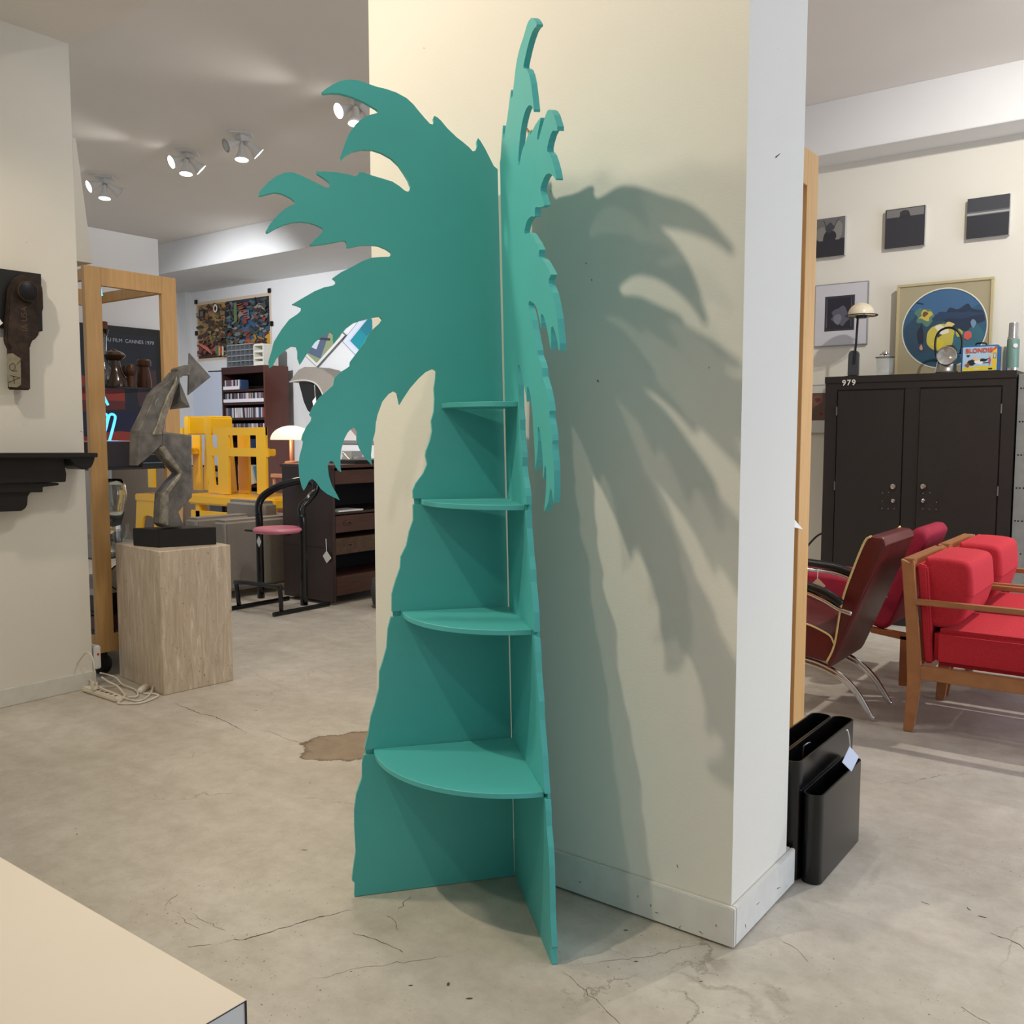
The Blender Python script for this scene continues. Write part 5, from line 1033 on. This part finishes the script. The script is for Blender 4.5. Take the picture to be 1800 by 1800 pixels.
# burgundy leather lounge chair
BUR=mat('burgundy_leather',(98,26,26),.38,var=.25,scale=10,bump=.15,bscale=90); PIP=mat('cream_piping',(226,196,130),.5)
Y2=4.80; wy=.56
t=thing('leather_lounge_chair','burgundy leather lounge chair with cream piping and chrome legs','lounge chair',(-1.75,5.05,0))
def P2(x,y,Y=Y2): return pl(x,y,'y',Y)
bk=[(1526,946),(1540,943),(1552,946),(1558,958),(1553,966),(1535,1010),(1463,1167),(1454,1164),(1467,1132),(1480,1058),(1500,1000)]
Bk=[P2(*p) for p in bk]
soft(Bk,(0,wy,0),.014).build('backrest',BUR,t,smooth=True)
st=[(1350,1075),(1416,1095),(1455,1118),(1464,1132),(1455,1163),(1415,1155),(1350,1140)]
soft([P2(*p)+Vector((0,.005,0)) for p in st],(0,wy-.01,0),.014).build('seat',BUR,t,smooth=True)
for Y in (Y2,Y2+wy):
    MB().tube(smooth_path([Vector((P2(*p).x,Y,P2(*p).z)) for p in ((1530,944),(1520,952),(1500,1000),(1480,1058),(1467,1132),(1453,1164))],4),.0055,6).build('piping',PIP,t,smooth=True)
    MB().tube(smooth_path([Vector((P2(*p).x,Y,P2(*p).z)) for p in ((1350,1075),(1416,1096),(1445,1109),(1460,1119),(1466,1132))],4),.0055,6).build('piping',PIP,t,smooth=True)
a=P2(1530,943); MB().tube(smooth_path([a,a+Vector((.012,wy*.3,-.02)),a+Vector((.012,wy*.7,-.02)),a+Vector((0,wy,.005))],5),.006,6).build('piping',PIP,t,smooth=True)
for Y in (4.93,5.27):
    for oz in (0,.022):
        pth=[Vector((pl(x,y,'y',4.93).x,Y,max(pl(x,y,'y',4.93).z-oz,.014))) for x,y in ((1330,1140),(1390,1152),(1425,1160),(1455,1172),(1482,1189),(1505,1213),(1522,1240),(1535,1266))]
        MB().tube(smooth_path(pth,5),.0115,8).build('chrome_leg',CHROME,t,smooth=True)
for Y in (Y2-.06,Y2+wy+.04):
    mp_=lambda x,y:Vector((pl(x,y,'y',Y2-.06).x,Y,pl(x,y,'y',Y2-.06).z))
    MB().tube(smooth_path([mp_(*p) for p in ((1330,1010),(1390,1020),(1420,1030),(1448,1041),(1468,1053),(1479,1062))],5),.023,10).build('arm_pad',BLACK,t,smooth=True)
    MB().tube(smooth_path([mp_(*p) for p in ((1330,1024),(1390,1032),(1420,1042),(1450,1056),(1475,1071),(1497,1079))],5),.012,8).build('arm_tube',CHROME,t,smooth=True)
# magenta chair
MAG=mat('magenta_velvet',(160,12,50),.75,var=.2,scale=20)
Y3=5.75
t=thing('magenta_chair','magenta velvet chair with rolled top beyond the burgundy chair','chair',(-1.9,6.0,0))
def P3(x,y): return pl(x,y,'y',Y3)
soft([P3(*p) for p in ((1590,950),(1598,936),(1612,928),(1626,930),(1633,941),(1628,956),(1600,1020),(1560,1103),(1530,1100),(1528,1085),(1560,1015))],(0,.52,0),.05).build('backrest',MAG,t,smooth=True)
soft([P3(*p) for p in ((1370,1005),(1420,1008),(1470,1014),(1530,1035),(1535,1095),(1450,1075),(1370,1060))],(0,.50,0),.03).build('seat',MAG,t,smooth=True)
rw=mat('reddish_wood',(150,84,48),.35,var=.2)
MB().prism([P3(*p) for p in ((1530,1103),(1600,1116),(1600,1128),(1530,1112))],(0,.05,0)).build('rail',rw,t,bevel=.003)
a=P3(1598,1120); MB().box((a.x-.05,Y3,0.001),(a.x,Y3+.05,a.z)).build('leg',rw,t); MB().box((a.x-.05,Y3+.47,0.001),(a.x,Y3+.52,a.z)).build('leg',rw,t)
MB().box((a.x-.8,Y3,0.001),(a.x-.75,Y3+.05,a.z+.1)).build('leg',rw,t); MB().box((a.x-.8,Y3+.47,0.001),(a.x-.75,Y3+.52,a.z+.1)).build('leg',rw,t)
tg=thing('price_tag','beige diamond price tag hanging off burgundy chair arm','tag',P2(1436,1020))
MB().prism([P2(*p) for p in ((1437,1016),(1451,1030),(1445,1037),(1424,1029))],(0,.002,0)).build('card',mat('beige_card',(206,176,150),.6),tg)
MB().tube([P2(1437,1016),P2(1438,1000)],.002,5).build('string',WHITE,tg)

# ------------------------------------------------------------------ black magazine rack
MAGB=mat('black_abs_plastic',(11,11,12),.26,bump=.05,bscale=40)
t=thing('magazine_rack','glossy black three pocket magazine rack on floor beside the pillar','magazine rack',(-1.03,3.2,0))
def pocket(x0,x1,y0,y1,z1,z0=0.002):
    R=(x1-x0)*.42; th=.006; n=6
    def ring(ins):
        o=[]; rr=R-ins
        for cx,cy,q0 in ((x0+R,y0+R,math.pi),(x1-R,y0+R,1.5*math.pi),(x1-R,y1-R,0),(x0+R,y1-R,.5*math.pi)):
            for i in range(n+1): q=q0+math.pi/2*i/n; o.append((cx+rr*math.cos(q),cy+rr*math.sin(q)))
        return o
    A,B=ring(0),ring(th); mb=MB(); bm=mb.bm; N=len(A)
    vo0=[bm.verts.new((x,y,z0)) for x,y in A];vo1=[bm.verts.new((x,y,z1)) for x,y in A]
    vi0=[bm.verts.new((x,y,z0+.02)) for x,y in B];vi1=[bm.verts.new((x,y,z1)) for x,y in B]
    for i in range(N):
        j=(i+1)%N; bm.faces.new((vo0[i],vo0[j],vo1[j],vo1[i])); bm.faces.new((vo1[i],vo1[j],vi1[j],vi1[i])); bm.faces.new((vi1[i],vi1[j],vi0[j],vi0[i]))
    bm.faces.new(vo0); bm.faces.new(vi0)
    return mb.build('pocket',MAGB,t,smooth='a')
ra=fl(1438,1556); rb=fl(1513,1479); X0=(ra.x+rb.x)/2
za=pl(1443,1403,'x',X0).z; zb=pl(1416,1334,'x',X0-.07).z
ya,yb_=ra.y-.012, rb.y+.02
pocket(X0-.068,X0,ya,yb_,za); pocket(X0-.150,X0-.070,pl(1400,1334,'x',X0-.09).y-.02,pl(1494,1283,'x',X0-.09).y,zb); pocket(X0-.232,X0-.152,pl(1400,1334,'x',X0-.09).y-.02,pl(1494,1283,'x',X0-.09).y-.01,zb)
yh=(ya+yb_)/2-.05
MB().tube(smooth_path([(X0-.13,yh,zb-.10),(X0-.13,yh+.01,zb-.02),(X0-.125,yh+.02,zb-.005),(X0-.12,yh+.05,zb-.005)],4),.003,6).build('wire_hook',mat('grey_wire',(120,120,120),.3,metal=.8),t,smooth=True)
MB().prism(pq([(1493,1312),(1509,1330),(1496,1356),(1480,1340)],X0+.01),(.002,0,0)).build('price_tag',mat('blue_white_card',(206,216,238),.5),t)
MB().tube(smooth_path(pq([(1494,1314),(1493,1298),(1490,1284),(1488,1284)],X0-.02),4),.0022,6).build('tag_string',WHITE,t,smooth=True)
